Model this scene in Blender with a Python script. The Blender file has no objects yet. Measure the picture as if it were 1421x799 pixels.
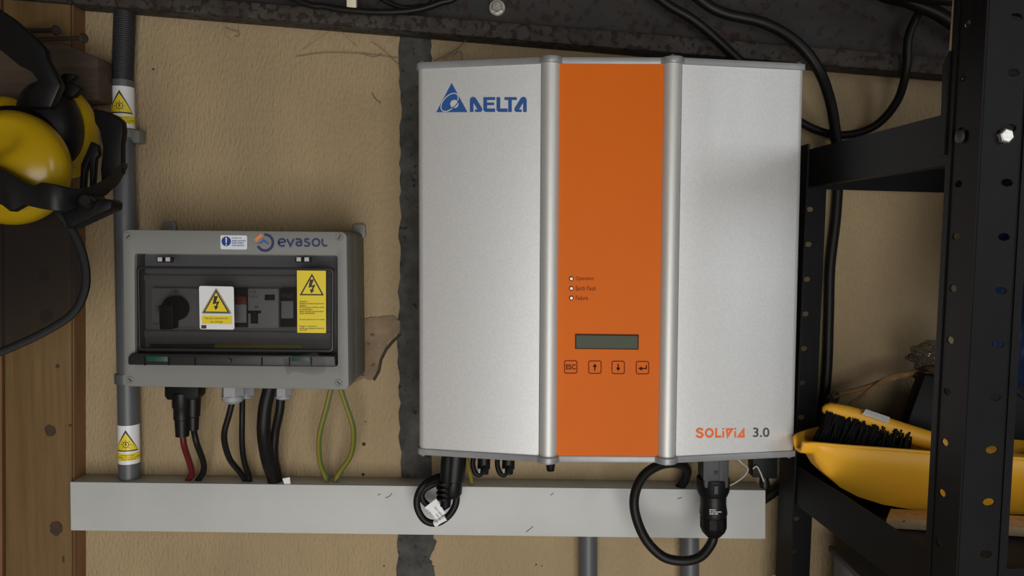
import bpy, bmesh, math, random
from mathutils import Vector, Matrix
random.seed(7)
S = bpy.context.scene
COL = S.collection

# ------------------------------------------------------------------ camera
FPX, CX, CY = 1100.0, 710.5, 399.5
PITCH, YAW, ROLL = math.radians(-3.338), math.radians(-0.208), math.radians(0.253)
ZC = 1.50                                   # height of the inverter's centre
CAM = Vector((-0.1015, -0.996, ZC + 0.0216))
FW = Vector((math.sin(YAW)*math.cos(PITCH), math.cos(YAW)*math.cos(PITCH), math.sin(PITCH)))
RT0 = Vector((math.cos(YAW), -math.sin(YAW), 0)); UP0 = RT0.cross(FW)
RT = RT0*math.cos(ROLL) + UP0*math.sin(ROLL); UP = -RT0*math.sin(ROLL) + UP0*math.cos(ROLL)
cd = bpy.data.cameras.new('camera'); cam = bpy.data.objects.new('camera', cd); COL.objects.link(cam)
cd.sensor_width = 36.0; cd.lens = FPX/1421*36.0; cd.clip_start = 0.02
M = Matrix((RT, UP, -FW)).transposed().to_4x4(); M.translation = CAM; cam.matrix_world = M
S.camera = cam

# ------------------------------------------------------------------ world, lights, exposure
S.view_settings.view_transform = 'Standard'; S.view_settings.look = 'None'
S.view_settings.gamma = 1.0; S.view_settings.use_curve_mapping = False
S.view_settings.exposure = 0.0
W = bpy.data.worlds.new('world'); S.world = W; W.use_nodes = True
W.node_tree.nodes['Background'].inputs[0].default_value = (0.75, 0.85, 1.0, 1)
W.node_tree.nodes['Background'].inputs[1].default_value = 0.35
def area_light(name, loc, target, sx, sy, power, color):
    ld = bpy.data.lights.new(name, 'AREA'); ld.shape = 'RECTANGLE'; ld.size = sx; ld.size_y = sy
    ld.energy = power; ld.color = color
    o = bpy.data.objects.new(name, ld); COL.objects.link(o); o.location = loc
    d = Vector(target) - Vector(loc); o.rotation_euler = d.to_track_quat('-Z', 'Y').to_euler()
    return o
# daylight through the window in the rear wall and through the open garage door beside it
area_light('window_daylight', (1.85, -2.07, 1.95), (1.85, 0, 1.95), 0.9, 0.7, 9.0, (0.93, 0.97, 1.0))
area_light('door_daylight', (0.08, -2.07, 0.82), (0.08, 0, 0.82), 1.3, 1.6, 31, (1.0, 0.97, 0.92))

# ------------------------------------------------------------------ helpers
def ray(px, py):
    return (FW + RT*((px-CX)/FPX) - UP*((py-CY)/FPX))
def at(px, py, Y=0.0):                      # photograph point -> world point on the plane y = Y
    d = ray(px, py); t = (Y - CAM.y)/d.y
    return CAM + d*t
class Fr:                                   # a flat working frame: origin, two axes and outward normal
    def __init__(s, o, u, v):
        s.o = Vector(o); s.u = Vector(u).normalized(); s.v = Vector(v).normalized(); s.n = s.u.cross(s.v)
    def uv(s, px, py):
        d = ray(px, py); t = (s.o - CAM).dot(s.n)/d.dot(s.n); p = CAM + d*t - s.o
        return (p.dot(s.u), p.dot(s.v))
    def uvs(s, pts): return [s.uv(*p) for p in pts]
    def w(s, a, b, h=0.0): return s.o + s.u*a + s.v*b + s.n*h
def F(Y): return Fr((0, Y, 0), (1, 0, 0), (0, 0, 1))
def PX(Y): return (Y - CAM.y)/FPX           # metres per photograph pixel at depth Y
HZ = Fr((0, 0, 0), (1, 0, 0), (0, 1, 0))    # plan frame, normal up

def round_poly(pts, r, n=4):
    out = []; N = len(pts)
    for i in range(N):
        p = Vector(pts[i]); a = Vector(pts[i-1]) - p; b = Vector(pts[(i+1) % N]) - p
        ra = min(r, a.length*0.45, b.length*0.45)
        a = p + a.normalized()*ra; b = p + b.normalized()*ra
        for k in range(n+1):
            t = k/n; out.append(tuple((1-t)**2*a + 2*t*(1-t)*p + t*t*b))
    return out
def arc(cx, cy, rx, ry, a0, a1, n=16, tilt=0.0):
    out = []
    for k in range(n+1):
        a = math.radians(a0 + (a1-a0)*k/n); x, y = rx*math.cos(a), ry*math.sin(a)
        c, s = math.cos(math.radians(tilt)), math.sin(math.radians(tilt))
        out.append((cx + x*c - y*s, cy + x*s + y*c))
    return out
def crom(pts, n=8):
    P = [Vector(p) for p in pts]
    if len(P) < 3: return P
    P = [P[0]*2-P[1]] + P + [P[-1]*2-P[-2]]; out = []
    for i in range(1, len(P)-2):
        a, b, c, d = P[i-1], P[i], P[i+1], P[i+2]
        for k in range(n):
            t = k/n
            out.append(0.5*((2*b) + (c-a)*t + (2*a-5*b+4*c-d)*t*t + (3*b-a-3*c+d)*t**3))
    out.append(P[-2]); return out

ORIG = {}
def sub(parent): return ORIG.get(parent.name, Vector((0, 0, 0))) if parent else None
def tag(o, label, cat, group=None, kind=None):
    if label: o['label'] = label
    if cat: o['category'] = cat
    if group: o['group'] = group
    if kind: o['kind'] = kind
    return o
def thing(name, loc, label, cat, group=None, kind=None):
    o = bpy.data.objects.new(name, None); COL.objects.link(o); o.empty_display_size = 0.02
    o.location = loc; ORIG[o.name] = Vector(loc)
    return tag(o, label, cat, group, kind)

class MB:
    def __init__(s): s.v = []; s.f = []
    def add(s, vs, fs):
        b = len(s.v); s.v += [Vector(v) for v in vs]; s.f += [[b+i for i in f] for f in fs]; return s
    def box(s, x0, x1, y0, y1, z0, z1):
        v = [(x, y, z) for z in (z0, z1) for y in (y0, y1) for x in (x0, x1)]
        return s.add(v, [(0,2,3,1),(4,5,7,6),(0,1,5,4),(2,6,7,3),(0,4,6,2),(1,3,7,5)])
    def prism(s, fr, poly, h0, h1):
        n = len(poly)
        v = [fr.w(a, b, h0) for a, b in poly] + [fr.w(a, b, h1) for a, b in poly]
        f = [list(range(n))[::-1], list(range(n, 2*n))] + [(i, (i+1) % n, n+(i+1) % n, n+i) for i in range(n)]
        return s.add(v, f)
    def face(s, fr, poly, h):
        return s.add([fr.w(a, b, h) for a, b in poly], [list(range(len(poly)))])
    def ring(s, fr, outer, inner, h0, h1):
        n = len(outer)
        v = [fr.w(a, b, h) for h in (h0, h1) for L in (outer, inner) for a, b in L]
        f = []
        for i in range(n):
            j = (i+1) % n; o0, i0, o1, i1 = 0, n, 2*n, 3*n
            f += [(o1+i, o1+j, i1+j, i1+i), (o0+j, o0+i, i0+i, i0+j), (o0+i, o0+j, o1+j, o1+i), (i0+j, i0+i, i1+i, i1+j)]
        return s.add(v, f)
    def ribbon(s, fr, pts, w, h0, h1, closed=False):
        P = [Vector(p) for p in pts]; n = len(P); L = []; R = []
        for i in range(n):
            a = P[i-1] if (i > 0 or closed) else P[i]*2-P[i+1]
            b = P[(i+1) % n] if (i < n-1 or closed) else P[i]*2-P[i-1]
            d1 = (P[i]-a).normalized(); d2 = (b-P[i]).normalized()
            m = d1+d2
            if m.length < 1e-6: m = d1
            m.normalize(); nn = Vector((-m.y, m.x)); k = min(1/max(0.35, nn.dot(Vector((-d1.y, d1.x)))), 2.2)
            L.append(tuple(P[i]+nn*w/2*k)); R.append(tuple(P[i]-nn*w/2*k))
        if closed: return s.ring(fr, L, R, h0, h1)
        v = [fr.w(a, b, h) for h in (h0, h1) for Q in (L, R) for a, b in Q]; f = []
        for i in range(n-1):
            j = i+1; f += [(2*n+j, 2*n+i, 3*n+i, 3*n+j), (i, j, n+j, n+i), (j, i, 2*n+i, 2*n+j), (n+i, n+j, 3*n+j, 3*n+i)]
        f += [(0, n, 3*n, 2*n), (n-1, 3*n-1, 4*n-1, 2*n-1)]
        return s.add(v, f)
    def tube(s, path, r, n=10, smooth=8, flat=1.0):
        P = crom(path, smooth) if smooth else [Vector(p) for p in path]
        N = len(P); rs = r if isinstance(r, (list, tuple)) else None
        t = (P[1]-P[0]).normalized(); ref = Vector((0, 0, 1)) if abs(t.z) < 0.9 else Vector((0, 1, 0))
        u = t.cross(ref).normalized(); V = []
        for i in range(N):
            t2 = (P[min(i+1, N-1)]-P[max(i-1, 0)]).normalized()
            u = (u - t2*u.dot(t2)).normalized(); w = t2.cross(u)
            if rs:
                q = i/(N-1)*(len(rs)-1); k = min(int(q), len(rs)-2); rr = rs[k]+(rs[k+1]-rs[k])*(q-k)
            else: rr = r
            for k in range(n):
                a = 2*math.pi*k/n; V.append(P[i] + u*math.cos(a)*rr + w*math.sin(a)*rr*flat)
        f = [[i*n+k, i*n+(k+1) % n, (i+1)*n+(k+1) % n, (i+1)*n+k] for i in range(N-1) for k in range(n)]
        f += [list(range(n))[::-1], [(N-1)*n+k for k in range(n)]]
        return s.add(V, f)
    def lathe(s, A, B, prof, n=20, ph=0.0):      # prof: (fraction from A to B, radius)
        A = Vector(A); B = Vector(B); d = B-A; t = d.normalized()
        ref = Vector((0, 1, 0)) if abs(t.y) < 0.9 else Vector((1, 0, 0))
        u = t.cross(ref).normalized(); w = t.cross(u); V = []
        for q, r in prof:
            for k in range(n):
                a = 2*math.pi*k/n+ph; V.append(A + d*q + (u*math.cos(a)+w*math.sin(a))*max(r, 1e-5))
        N = len(prof)
        f = [[i*n+k, i*n+(k+1) % n, (i+1)*n+(k+1) % n, (i+1)*n+k] for i in range(N-1) for k in range(n)]
        f += [list(range(n))[::-1], [(N-1)*n+k for k in range(n)]]
        return s.add(V, f)
    def blob(s, c, rx, ry, rz, rot=None, nu=28, nv=18, fn=None):
        V = []; rot = rot or Matrix.Identity(3); c = Vector(c)
        for i in range(nv+1):
            th = math.pi*i/nv
            for k in range(nu):
                a = 2*math.pi*k/nu; p = Vector((math.sin(th)*math.cos(a), math.sin(th)*math.sin(a), math.cos(th)))
                if fn: p = fn(p)
                V.append(c + rot @ Vector((p.x*rx, p.y*ry, p.z*rz)))
        return s.add(V, [[i*nu+k, (i+1)*nu+k, (i+1)*nu+(k+1) % nu, i*nu+(k+1) % nu] for i in range(nv) for k in range(nu)])
    def build(s, name, mat, parent=None, bevel=0.0, seg=2, smooth=35, label=None, base=None):
        me = bpy.data.meshes.new(name)
        if parent: o0 = sub(parent)
        elif base is not None: o0 = Vector(base)
        else:
            xs = [v.x for v in s.v]; ys = [v.y for v in s.v]; zs = [v.z for v in s.v]
            o0 = Vector(((min(xs)+max(xs))/2, (min(ys)+max(ys))/2, min(zs)))
        me.from_pydata([tuple(v-o0) for v in s.v], [], s.f)
        bm = bmesh.new(); bm.from_mesh(me)
        bmesh.ops.remove_doubles(bm, verts=bm.verts, dist=1e-6)
        bmesh.ops.recalc_face_normals(bm, faces=bm.faces)
        if bevel:
            ed = [e for e in bm.edges if len(e.link_faces) == 2 and e.calc_face_angle(0) > 0.6]
            if ed: bmesh.ops.bevel(bm, geom=ed, offset=bevel, segments=seg, profile=0.5, affect='EDGES', clamp_overlap=True)
        bm.to_mesh(me); bm.free()
        if smooth:
            me.polygons.foreach_set('use_smooth', [True]*len(me.polygons)); me.set_sharp_from_angle(angle=math.radians(smooth))
        me.materials.append(mat)
        o = bpy.data.objects.new(name, me); COL.objects.link(o); ORIG[o.name] = o0
        if parent: o.parent = parent
        else: o.location = o0
        if label: o['label'] = label
        return o

_tc = {}
def text_geo(body, bold=0.0):
    k = (body, bold)
    if k not in _tc:
        cu = bpy.data.curves.new('lettering', 'FONT'); cu.body = body; cu.size = 1.0; cu.offset = bold; cu.resolution_u = 3
        ob = bpy.data.objects.new('lettering', cu); COL.objects.link(ob)
        dg = bpy.context.evaluated_depsgraph_get(); me = bpy.data.meshes.new_from_object(ob.evaluated_get(dg))
        v = [(p.co.x, p.co.y) for p in me.vertices]; f = [list(p.vertices) for p in me.polygons]
        bpy.data.objects.remove(ob); bpy.data.curves.remove(cu); bpy.data.meshes.remove(me)
        xs = [a for a, b in v]; ys = [b for a, b in v]; x0, x1, y0, y1 = min(xs), max(xs), min(ys), max(ys)
        _tc[k] = ([((a-x0)/(x1-x0), (b-y0)/(y1-y0)) for a, b in v], f)
    return _tc[k]
def text(mb, fr, body, l, t, r, b, h, bold=0.0):   # lettering filling the photograph box l,t..r,b
    v, f = text_geo(body, bold); tl = Vector(fr.uv(l, t)); tr = Vector(fr.uv(r, t)); bl = Vector(fr.uv(l, b))
    mb.add([fr.w(*(bl + (tr-tl)*a + (tl-bl)*c), h) for a, c in v], f); return mb

# ------------------------------------------------------------------ materials
def lin(c):
    if isinstance(c, str):
        c = [int(c[i:i+2], 16)/255 for i in (0, 2, 4)]
        c = [x/12.92 if x <= 0.04045 else ((x+0.055)/1.055)**2.4 for x in c]
    return (c[0], c[1], c[2], 1)
def mat(name, col, rough=0.5, metal=0.0, col2=None, scale=30.0, lo=0.35, hi=0.65, bump=0.0, bscale=200.0, stretch=(1, 1, 1), spec=0.5,
        specks=None, sscale=60.0, sthr=0.68, coat=0.0, detail=4.0, bdist=0.002):
    m = bpy.data.materials.new(name); m.use_nodes = True; nt = m.node_tree; N = nt.nodes; L = nt.links
    B = N['Principled BSDF']; B.inputs['Roughness'].default_value = rough; B.inputs['Metallic'].default_value = metal
    B.inputs['Specular IOR Level'].default_value = spec; B.inputs['Coat Weight'].default_value = coat
    B.inputs['Base Color'].default_value = lin(col)
    if not (col2 or bump or specks): return m
    tc = N.new('ShaderNodeTexCoord'); mp = N.new('ShaderNodeMapping'); mp.inputs['Scale'].default_value = stretch
    L.new(tc.outputs['Object'], mp.inputs['Vector'])
    cur = None
    if col2:
        n = N.new('ShaderNodeTexNoise'); n.inputs['Scale'].default_value = scale; n.inputs['Detail'].default_value = detail; n.inputs['Roughness'].default_value = 0.6
        L.new(mp.outputs[0], n.inputs['Vector'])
        cr = N.new('ShaderNodeValToRGB'); e = cr.color_ramp.elements
        e[0].position = lo; e[1].position = hi; e[0].color = lin(col); e[1].color = lin(col2)
        L.new(n.outputs['Fac'], cr.inputs['Fac']); cur = cr.outputs['Color']
    if specks:
        n = N.new('ShaderNodeTexNoise'); n.inputs['Scale'].default_value = sscale; n.inputs['Detail'].default_value = 3.0
        L.new(mp.outputs[0], n.inputs['Vector'])
        cr = N.new('ShaderNodeValToRGB'); e = cr.color_ramp.elements; e[0].position = sthr; e[1].position = sthr+0.04
        e[0].color = (0, 0, 0, 1); e[1].color = (1, 1, 1, 1); L.new(n.outputs['Fac'], cr.inputs['Fac'])
        mx = N.new('ShaderNodeMix'); mx.data_type = 'RGBA'; L.new(cr.outputs['Color'], mx.inputs['Factor'])
        if cur: L.new(cur, mx.inputs['A'])
        else: mx.inputs['A'].default_value = lin(col)
        mx.inputs['B'].default_value = lin(specks); cur = mx.outputs['Result']
    if cur: L.new(cur, B.inputs['Base Color'])
    if bump:
        n = N.new('ShaderNodeTexNoise'); n.inputs['Scale'].default_value = bscale; n.inputs['Detail'].default_value = 5.0
        L.new(mp.outputs[0], n.inputs['Vector'])
        b = N.new('ShaderNodeBump'); b.inputs['Strength'].default_value = bump; b.inputs['Distance'].default_value = bdist
        L.new(n.outputs['Fac'], b.inputs['Height']); L.new(b.outputs['Normal'], B.inputs['Normal'])
    return m
def clear_mat(name, tint, gloss=0.08, rough=0.1):
    m = bpy.data.materials.new(name); m.use_nodes = True; nt = m.node_tree; N = nt.nodes; L = nt.links
    N.remove(N['Principled BSDF']); o = N['Material Output']
    t = N.new('ShaderNodeBsdfTransparent'); t.inputs[0].default_value = (*tint, 1)
    g = N.new('ShaderNodeBsdfGlossy'); g.inputs['Roughness'].default_value = rough; g.inputs[0].default_value = (1, 1, 1, 1)
    mx = N.new('ShaderNodeMixShader'); mx.inputs[0].default_value = gloss
    L.new(t.outputs[0], mx.inputs[1]); L.new(g.outputs[0], mx.inputs[2]); L.new(mx.outputs[0], o.inputs['Surface'])
    return m

MT = dict(
    wall=mat('ochre_plaster', (0.385, 0.29, 0.168), 0.9, col2=(0.32, 0.242, 0.146), scale=5, bump=1.0, bscale=210, stretch=(1.5, 1, 0.6), specks=(0.14, 0.09, 0.055), sscale=48, sthr=0.74, spec=0.2, bdist=0.003),
    plain=mat('pale_plaster', (0.5, 0.47, 0.42), 0.9),
    floor=mat('concrete_floor', (0.32, 0.31, 0.29), 0.9, col2=(0.24, 0.23, 0.22), scale=4),
    ceil=mat('dark_boards', (0.16, 0.12, 0.09), 0.9),
    mortar=mat('grey_mortar', (0.045, 0.043, 0.040), 0.95, col2=(0.085, 0.083, 0.077), scale=38, bump=0.9, bscale=90, specks=(0.03, 0.03, 0.03), sscale=90, sthr=0.62, spec=0.2),
    patch=mat('crumbled_plaster', (0.27, 0.19, 0.115), 0.95, col2=(0.17, 0.12, 0.075), scale=30, bump=1.0, bscale=80, specks=(0.08, 0.05, 0.04), sscale=80, sthr=0.64),
    hole=mat('dark_hole', (0.04, 0.03, 0.022), 0.95),
    rust=mat('rusty_steel', (0.024, 0.024, 0.026), 0.8, 0.0, col2=(0.032, 0.027, 0.024), scale=22, bump=0.5, bscale=120, specks=(0.022, 0.010, 0.007), sscale=85, sthr=0.57),
    flange=mat('flaking_painted_steel', (0.052, 0.047, 0.041), 0.8, 0.0, col2=(0.028, 0.019, 0.014), scale=26, bump=0.8, bscale=120, specks=(0.016, 0.008, 0.006), sscale=110, sthr=0.53),
    zinc=mat('zinc_bolt', (0.62, 0.61, 0.58), 0.35, 0.7, col2=(0.4, 0.39, 0.36), scale=300),
    wood=mat('pine_wood', (0.175, 0.108, 0.043), 0.75, col2=(0.14, 0.08, 0.03), scale=18, stretch=(6, 6, 0.35), bump=0.15, bscale=60, spec=0.3),
    woodside=mat('red_pine', (0.20, 0.098, 0.037), 0.75, col2=(0.15, 0.07, 0.025), scale=18, stretch=(6, 6, 0.35)),
    knot=mat('wood_knot', (0.06, 0.033, 0.018), 0.8, col2=(0.04, 0.022, 0.012), scale=200),
    oldwood=mat('grey_brown_wood', (0.075, 0.05, 0.03), 0.85, col2=(0.045, 0.03, 0.02), scale=22, stretch=(0.4, 4, 5), bump=0.2, bscale=60),
    palewood=mat('chipboard', (0.74, 0.56, 0.32), 0.85, col2=(0.6, 0.44, 0.24), scale=120, specks=(0.2, 0.12, 0.06), sscale=180, sthr=0.66),
    silver=mat('brushed_aluminium', (0.70, 0.71, 0.715), 0.47, 0.45, col2=(0.655, 0.665, 0.67), scale=420, stretch=(1, 1, 1), bump=0.05, bscale=900, lo=0.4, hi=0.6, detail=2),
    alu=mat('anodised_aluminium', (0.58, 0.585, 0.565), 0.52, 0.5, col2=(0.54, 0.545, 0.53), scale=300, stretch=(3, 3, 0.3)),
    rim=mat('grey_cast_rim', (0.30, 0.31, 0.32), 0.45, 0.35, col2=(0.27, 0.28, 0.29), scale=60),
    darkalu=mat('dark_heatsink', (0.05, 0.05, 0.05), 0.6, 0.3),
    orange=mat('orange_film', (0.62, 0.124, 0.004), 0.55, col2=(0.59, 0.118, 0.004), scale=9, spec=0.15),
    lcd=mat('grey_green_display', (0.055, 0.065, 0.04), 0.5, spec=0.2), lcdframe=mat('display_edge', (0.05, 0.02, 0.008), 0.6, spec=0.1),
    led=mat('clear_indicator', (0.95, 0.85, 0.72), 0.25), keyline=mat('dark_red_print', (0.17, 0.018, 0.005), 0.6, spec=0.1), keyprint=mat('maroon_print', (0.05, 0.008, 0.006), 0.6, spec=0.1),
    blue=mat('blue_print', (0.012, 0.075, 0.27), 0.45), logogrey=mat('silver_print', (0.60, 0.61, 0.61), 0.45, 0.3),
    oprint=mat('orange_print', (0.78, 0.14, 0.012), 0.5), gprint=mat('charcoal_print', (0.045, 0.045, 0.05), 0.5),
    navy=mat('navy_print', (0.014, 0.014, 0.10), 0.45), midblue=mat('mid_blue_print', (0.03, 0.09, 0.36), 0.45), salmon=mat('salmon_print', (0.75, 0.22, 0.06), 0.5),
    boxgrey=mat('enclosure_grey', (0.20, 0.205, 0.19), 0.55, col2=(0.185, 0.19, 0.175), scale=12), boxside=mat('enclosure_base_grey', (0.18, 0.18, 0.155), 0.6, col2=(0.155, 0.155, 0.135), scale=20),
    boxin=mat('inner_grey', (0.36, 0.36, 0.37), 0.6), plate=mat('device_grey', (0.44, 0.45, 0.46), 0.5), pale=mat('device_white', (0.62, 0.62, 0.62), 0.5),
    black=mat('black_plastic', (0.0045, 0.0045, 0.005), 0.5, spec=0.16), satin=mat('black_satin', (0.006, 0.006, 0.0065), 0.42, spec=0.25), rubber=mat('black_cable', (0.006, 0.0057, 0.0057), 0.45, col2=(0.009, 0.0085, 0.008), scale=60, spec=0.22),
    dgrey=mat('dark_grey_plastic', (0.04, 0.04, 0.043), 0.5, spec=0.3), latch=mat('smoked_latch', (0.016, 0.016, 0.017), 0.35, spec=0.3), green=mat('green_insert', (0.008, 0.06, 0.035), 0.4),
    red=mat('red_label', (0.35, 0.03, 0.03), 0.5), redcable=mat('red_cable', (0.10, 0.008, 0.010), 0.45, spec=0.3), gyc=mat('yellow_stripe_cable', (0.20, 0.165, 0.025), 0.45, spec=0.3), gyg=mat('green_stripe', (0.07, 0.115, 0.022), 0.45, spec=0.3),
    white=mat('white_sticker', (0.72, 0.73, 0.74), 0.4), yellow=mat('sign_yellow', (0.74, 0.58, 0.012), 0.42), ink=mat('black_ink', (0.02, 0.015, 0.012), 0.5), olive=mat('olive_border', (0.28, 0.27, 0.16), 0.5),
    bluesign=mat('sign_blue', (0.008, 0.035, 0.24), 0.4), stickerblue=mat('pale_sticker', (0.66, 0.70, 0.74), 0.4),
    trunk=mat('trunking_white', (0.52, 0.53, 0.52), 0.5, col2=(0.48, 0.49, 0.48), scale=10, spec=0.35),
    pipe=mat('conduit_grey', (0.085, 0.089, 0.097), 0.42, col2=(0.077, 0.081, 0.089), scale=10), clamp=mat('clamp_grey', (0.17, 0.18, 0.17), 0.5), flex=mat('corrugated_grey', (0.03, 0.031, 0.035), 0.5),
    gland=mat('gland_grey', (0.28, 0.285, 0.30), 0.5),
    shelf=mat('black_shelf_steel', (0.0042, 0.0043, 0.005), 0.5, 0.0, col2=(0.006, 0.0062, 0.0072), scale=30, spec=0.16), board=mat('dusty_shelf_board', (0.03, 0.028, 0.027), 0.85, col2=(0.055, 0.052, 0.05), scale=25, lo=0.5, hi=0.8),
    ylw=mat('yellow_plastic', (0.90, 0.47, 0.03), 0.45, col2=(0.86, 0.43, 0.025), scale=14), muff=mat('earmuff_yellow', (0.35, 0.225, 0.003), 0.22, spec=0.4), bristle=mat('black_bristle', (0.008, 0.008, 0.009), 0.7, spec=0.2),
    strap=mat('brown_cord', (0.27, 0.155, 0.06), 0.8, col2=(0.17, 0.09, 0.035), scale=90), bluebag=mat('blue_plastic_bag', (0.005, 0.016, 0.055), 0.3, bump=0.3, bscale=30),
    boxlt=mat('grey_plastic_box', (0.45, 0.455, 0.48), 0.5, col2=(0.40, 0.405, 0.43), scale=14), boxlid=mat('dark_lid', (0.16, 0.16, 0.168), 0.6),
    nail=mat('rusty_nail', (0.045, 0.032, 0.024), 0.6, 0.4), web=mat('dusty_cobweb', (0.16, 0.115, 0.075), 0.95), wire=mat('pale_wire', (0.45, 0.44, 0.41), 0.5), cream=mat('cream_plastic', (0.66, 0.63, 0.48), 0.5),
    window=clear_mat('smoked_window', (0.70, 0.70, 0.71), 0.015, 0.08), tape=clear_mat('clear_tape', (0.90, 0.90, 0.89), 0.012, 0.25), bagclear=clear_mat('clear_plastic_bag', (0.62, 0.62, 0.63), 0.10, 0.2),
    visor=clear_mat('mesh_visor', (0.42, 0.40, 0.38), 0.006, 0.5),
)
def zp(x0, y0, s): return lambda pts: [(x0+a/s, y0+b/s) for a, b in pts]

# ------------------------------------------------------------------ the room shell
def struct(o): o['kind'] = 'structure'; return o
wall = struct(MB().box(-1.7, 2.7, 0, 0.12, 0, 2.4).build('wall_back', MT['wall'], base=(0, 0, 0)))
struct(MB().box(-1.02, -0.9, -2.1, 0.12, 0, 2.4).build('wall_left', MT['ceil']))
struct(MB().box(2.7, 2.82, -2.1, 0.12, 0, 2.4).build('wall_right', MT['plain']))
rw = MB()                                    # rear wall around the garage door and the window
for a in ((-1.02, -0.6, 0, 2.4), (-0.6, 0.76, 1.64, 2.4), (0.76, 1.38, 0, 2.4), (1.38, 2.32, 0, 1.58), (1.38, 2.32, 2.32, 2.4), (2.32, 2.82, 0, 2.4)):
    rw.box(a[0], a[1], -2.22, -2.1, a[2], a[3])
struct(rw.build('wall_rear', MT['plain'], smooth=0))
struct(MB().box(-1.82, 2.82, -2.22, 0.12, -0.1, 0).build('floor', MT['floor']))
struct(MB().box(-1.82, 2.82, -2.22, 0.12, 2.4, 2.5).build('ceiling', MT['ceil']))

# mortar seam, crumbled patch, plug holes in the back wall
W0 = F(0)
def jag(pts, amp, n):
    out = []
    for i in range(len(pts)-1):
        for k in range(n):
            t = k/n; out.append((pts[i][0]+(pts[i+1][0]-pts[i][0])*t+random.uniform(-amp, amp), pts[i][1]+(pts[i+1][1]-pts[i][1])*t+random.uniform(-amp, amp)*0.5))
    out.append(pts[-1]); return out
L = jag([(555, 30), (556, 200), (555, 330), (553, 480), (556, 640), (552, 760), (551, 900), (548, 2000)], 2.2, 14)
R = jag([(606, 2000), (605, 900), (603, 790), (597, 775), (606, 752), (598, 735), (600, 500), (597, 250), (598, 90), (600, 30)], 1.7, 7)
MB().prism(W0, W0.uvs(L+R)[::-1], -0.004, 0.0016).build('mortar_strip', MT['mortar'], wall, smooth=0, label='dark grey rough mortar seam')
pp = jag([(486, 446), (510, 441), (545, 437), (557, 446), (555, 462), (541, 472), (533, 486), (527, 500), (524, 516), (516, 528), (506, 524), (496, 531), (486, 528)], 1.6, 5)
MB().prism(W0, W0.uvs(pp)[::-1], -0.004, 0.0018).build('plaster_patch', MT['patch'], wall, bevel=0.0006, label='crumbled brown plaster patch')
MB().ribbon(W0, W0.uvs([(557, 463), (545, 474), (536, 485), (529, 499), (526, 515), (519, 527)]), 0.0035, 0, 0.0022).build('plaster_crack', MT['hole'], wall)
for x, y, r in ((505, 616, 3.6), (504, 658, 3), (548, 455, 3.6), (507, 585, 1.3), (213, 96, 2), (690, 642, 1.6), (533, 785, 1.6), (744, 783, 1.6), (752, 785, 1.2)):
    c = at(x, y); MB().lathe(c+Vector((0, 0.002, 0)), c-Vector((0, 0.0006, 0)), [(0, r*.75*PX(0)), (1, r*.75*PX(0))], 9).build('wall_hole', MT['hole'], wall)

# ------------------------------------------------------------------ steel beam
beam = thing('steel_beam', at(700, 20, 0), 'rusty dark steel beam sloping across the top of the wall', 'beam', kind='structure')
fb = F(-0.036)
MB().prism(fb, fb.uvs([(-200, -41.4), (2700, 189.2), (2700, 218.3), (-200, -20)])[::-1], -0.034, 0.0).build('flange', MT['flange'], beam, bevel=0.003, label='flaking grey and rust bottom flange')
fw = F(-0.014)
MB().prism(fw, fw.uvs([(-200, -360), (2700, -330), (2700, 197), (-200, -33)])[::-1], -0.012, 0.0).build('web', MT['rust'], beam)
c = at(690, 12, -0.014)
MB().lathe(c, c+Vector((0, -0.004, 0)), [(0, 0.0095), (1, 0.0095)], 20).lathe(c+Vector((0, -0.004, 0)), c+Vector((0, -0.010, 0)), [(0, 0.0068), (0.85, 0.0068), (1, 0.0058)], 6).build('bolt', MT['zinc'], beam, smooth=20, label='grey hex bolt')

# ------------------------------------------------------------------ wooden post and bracket board
post = thing('wooden_post', at(60, 799, -0.014), 'tall pine post with dark knots against the ochre wall', 'post')
fp = F(-0.028)
MB().prism(fp, fp.uvs([(4, -60), (97, -60), (103.4, 2000), (12.6, 2000)])[::-1], -0.0275, 0.0).build('post_board', MT['wood'], post, bevel=0.0015)
MB().prism(fp, fp.uvs([(99.2, -60), (101, -60), (105.3, 2000), (104.1, 2000)])[::-1], -0.0275, -0.0012).build('side_face', MT['woodside'], post)
for x, y, rx, ry in ((70, 597, 8, 8), (78, 733, 9, 10), (62, 383, 8, 8), (64, 438, 10, 9), (80, 508, 3, 3), (88, 776, 1.5, 5), (97, 590, 2, 2)):
    pk = [(x+rx*math.cos(a)*random.uniform(.85, 1.15), y+ry*math.sin(a)*random.uniform(.85, 1.15)) for a in [i*math.pi/7 for i in range(14)]]
    MB().prism(fp, fp.uvs(pk)[::-1], -0.002, 0.0003).build('knot', MT['knot'], post, label='dark brown knot')
f2 = F(-0.026)
tag(MB().prism(f2, f2.uvs([(-130, -60), (0.5, -60), (7, 2000), (-130, 2000)])[::-1], -0.0255, 0.0).build('wooden_plank', MT['woodside']), 'reddish pine plank at the photo edge behind the earmuffs', 'plank')
fk = F(-0.062)
tag(MB().prism(fk, fk.uvs([(-130, 44), (40, 54), (88, 60), (136, 80), (137, 139), (60, 144), (-130, 155)])[::-1], -0.033, 0.0).build('bracket_board', MT['oldwood'], bevel=0.002), 'dark weathered board with angled end behind the earmuffs', 'board')
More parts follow.
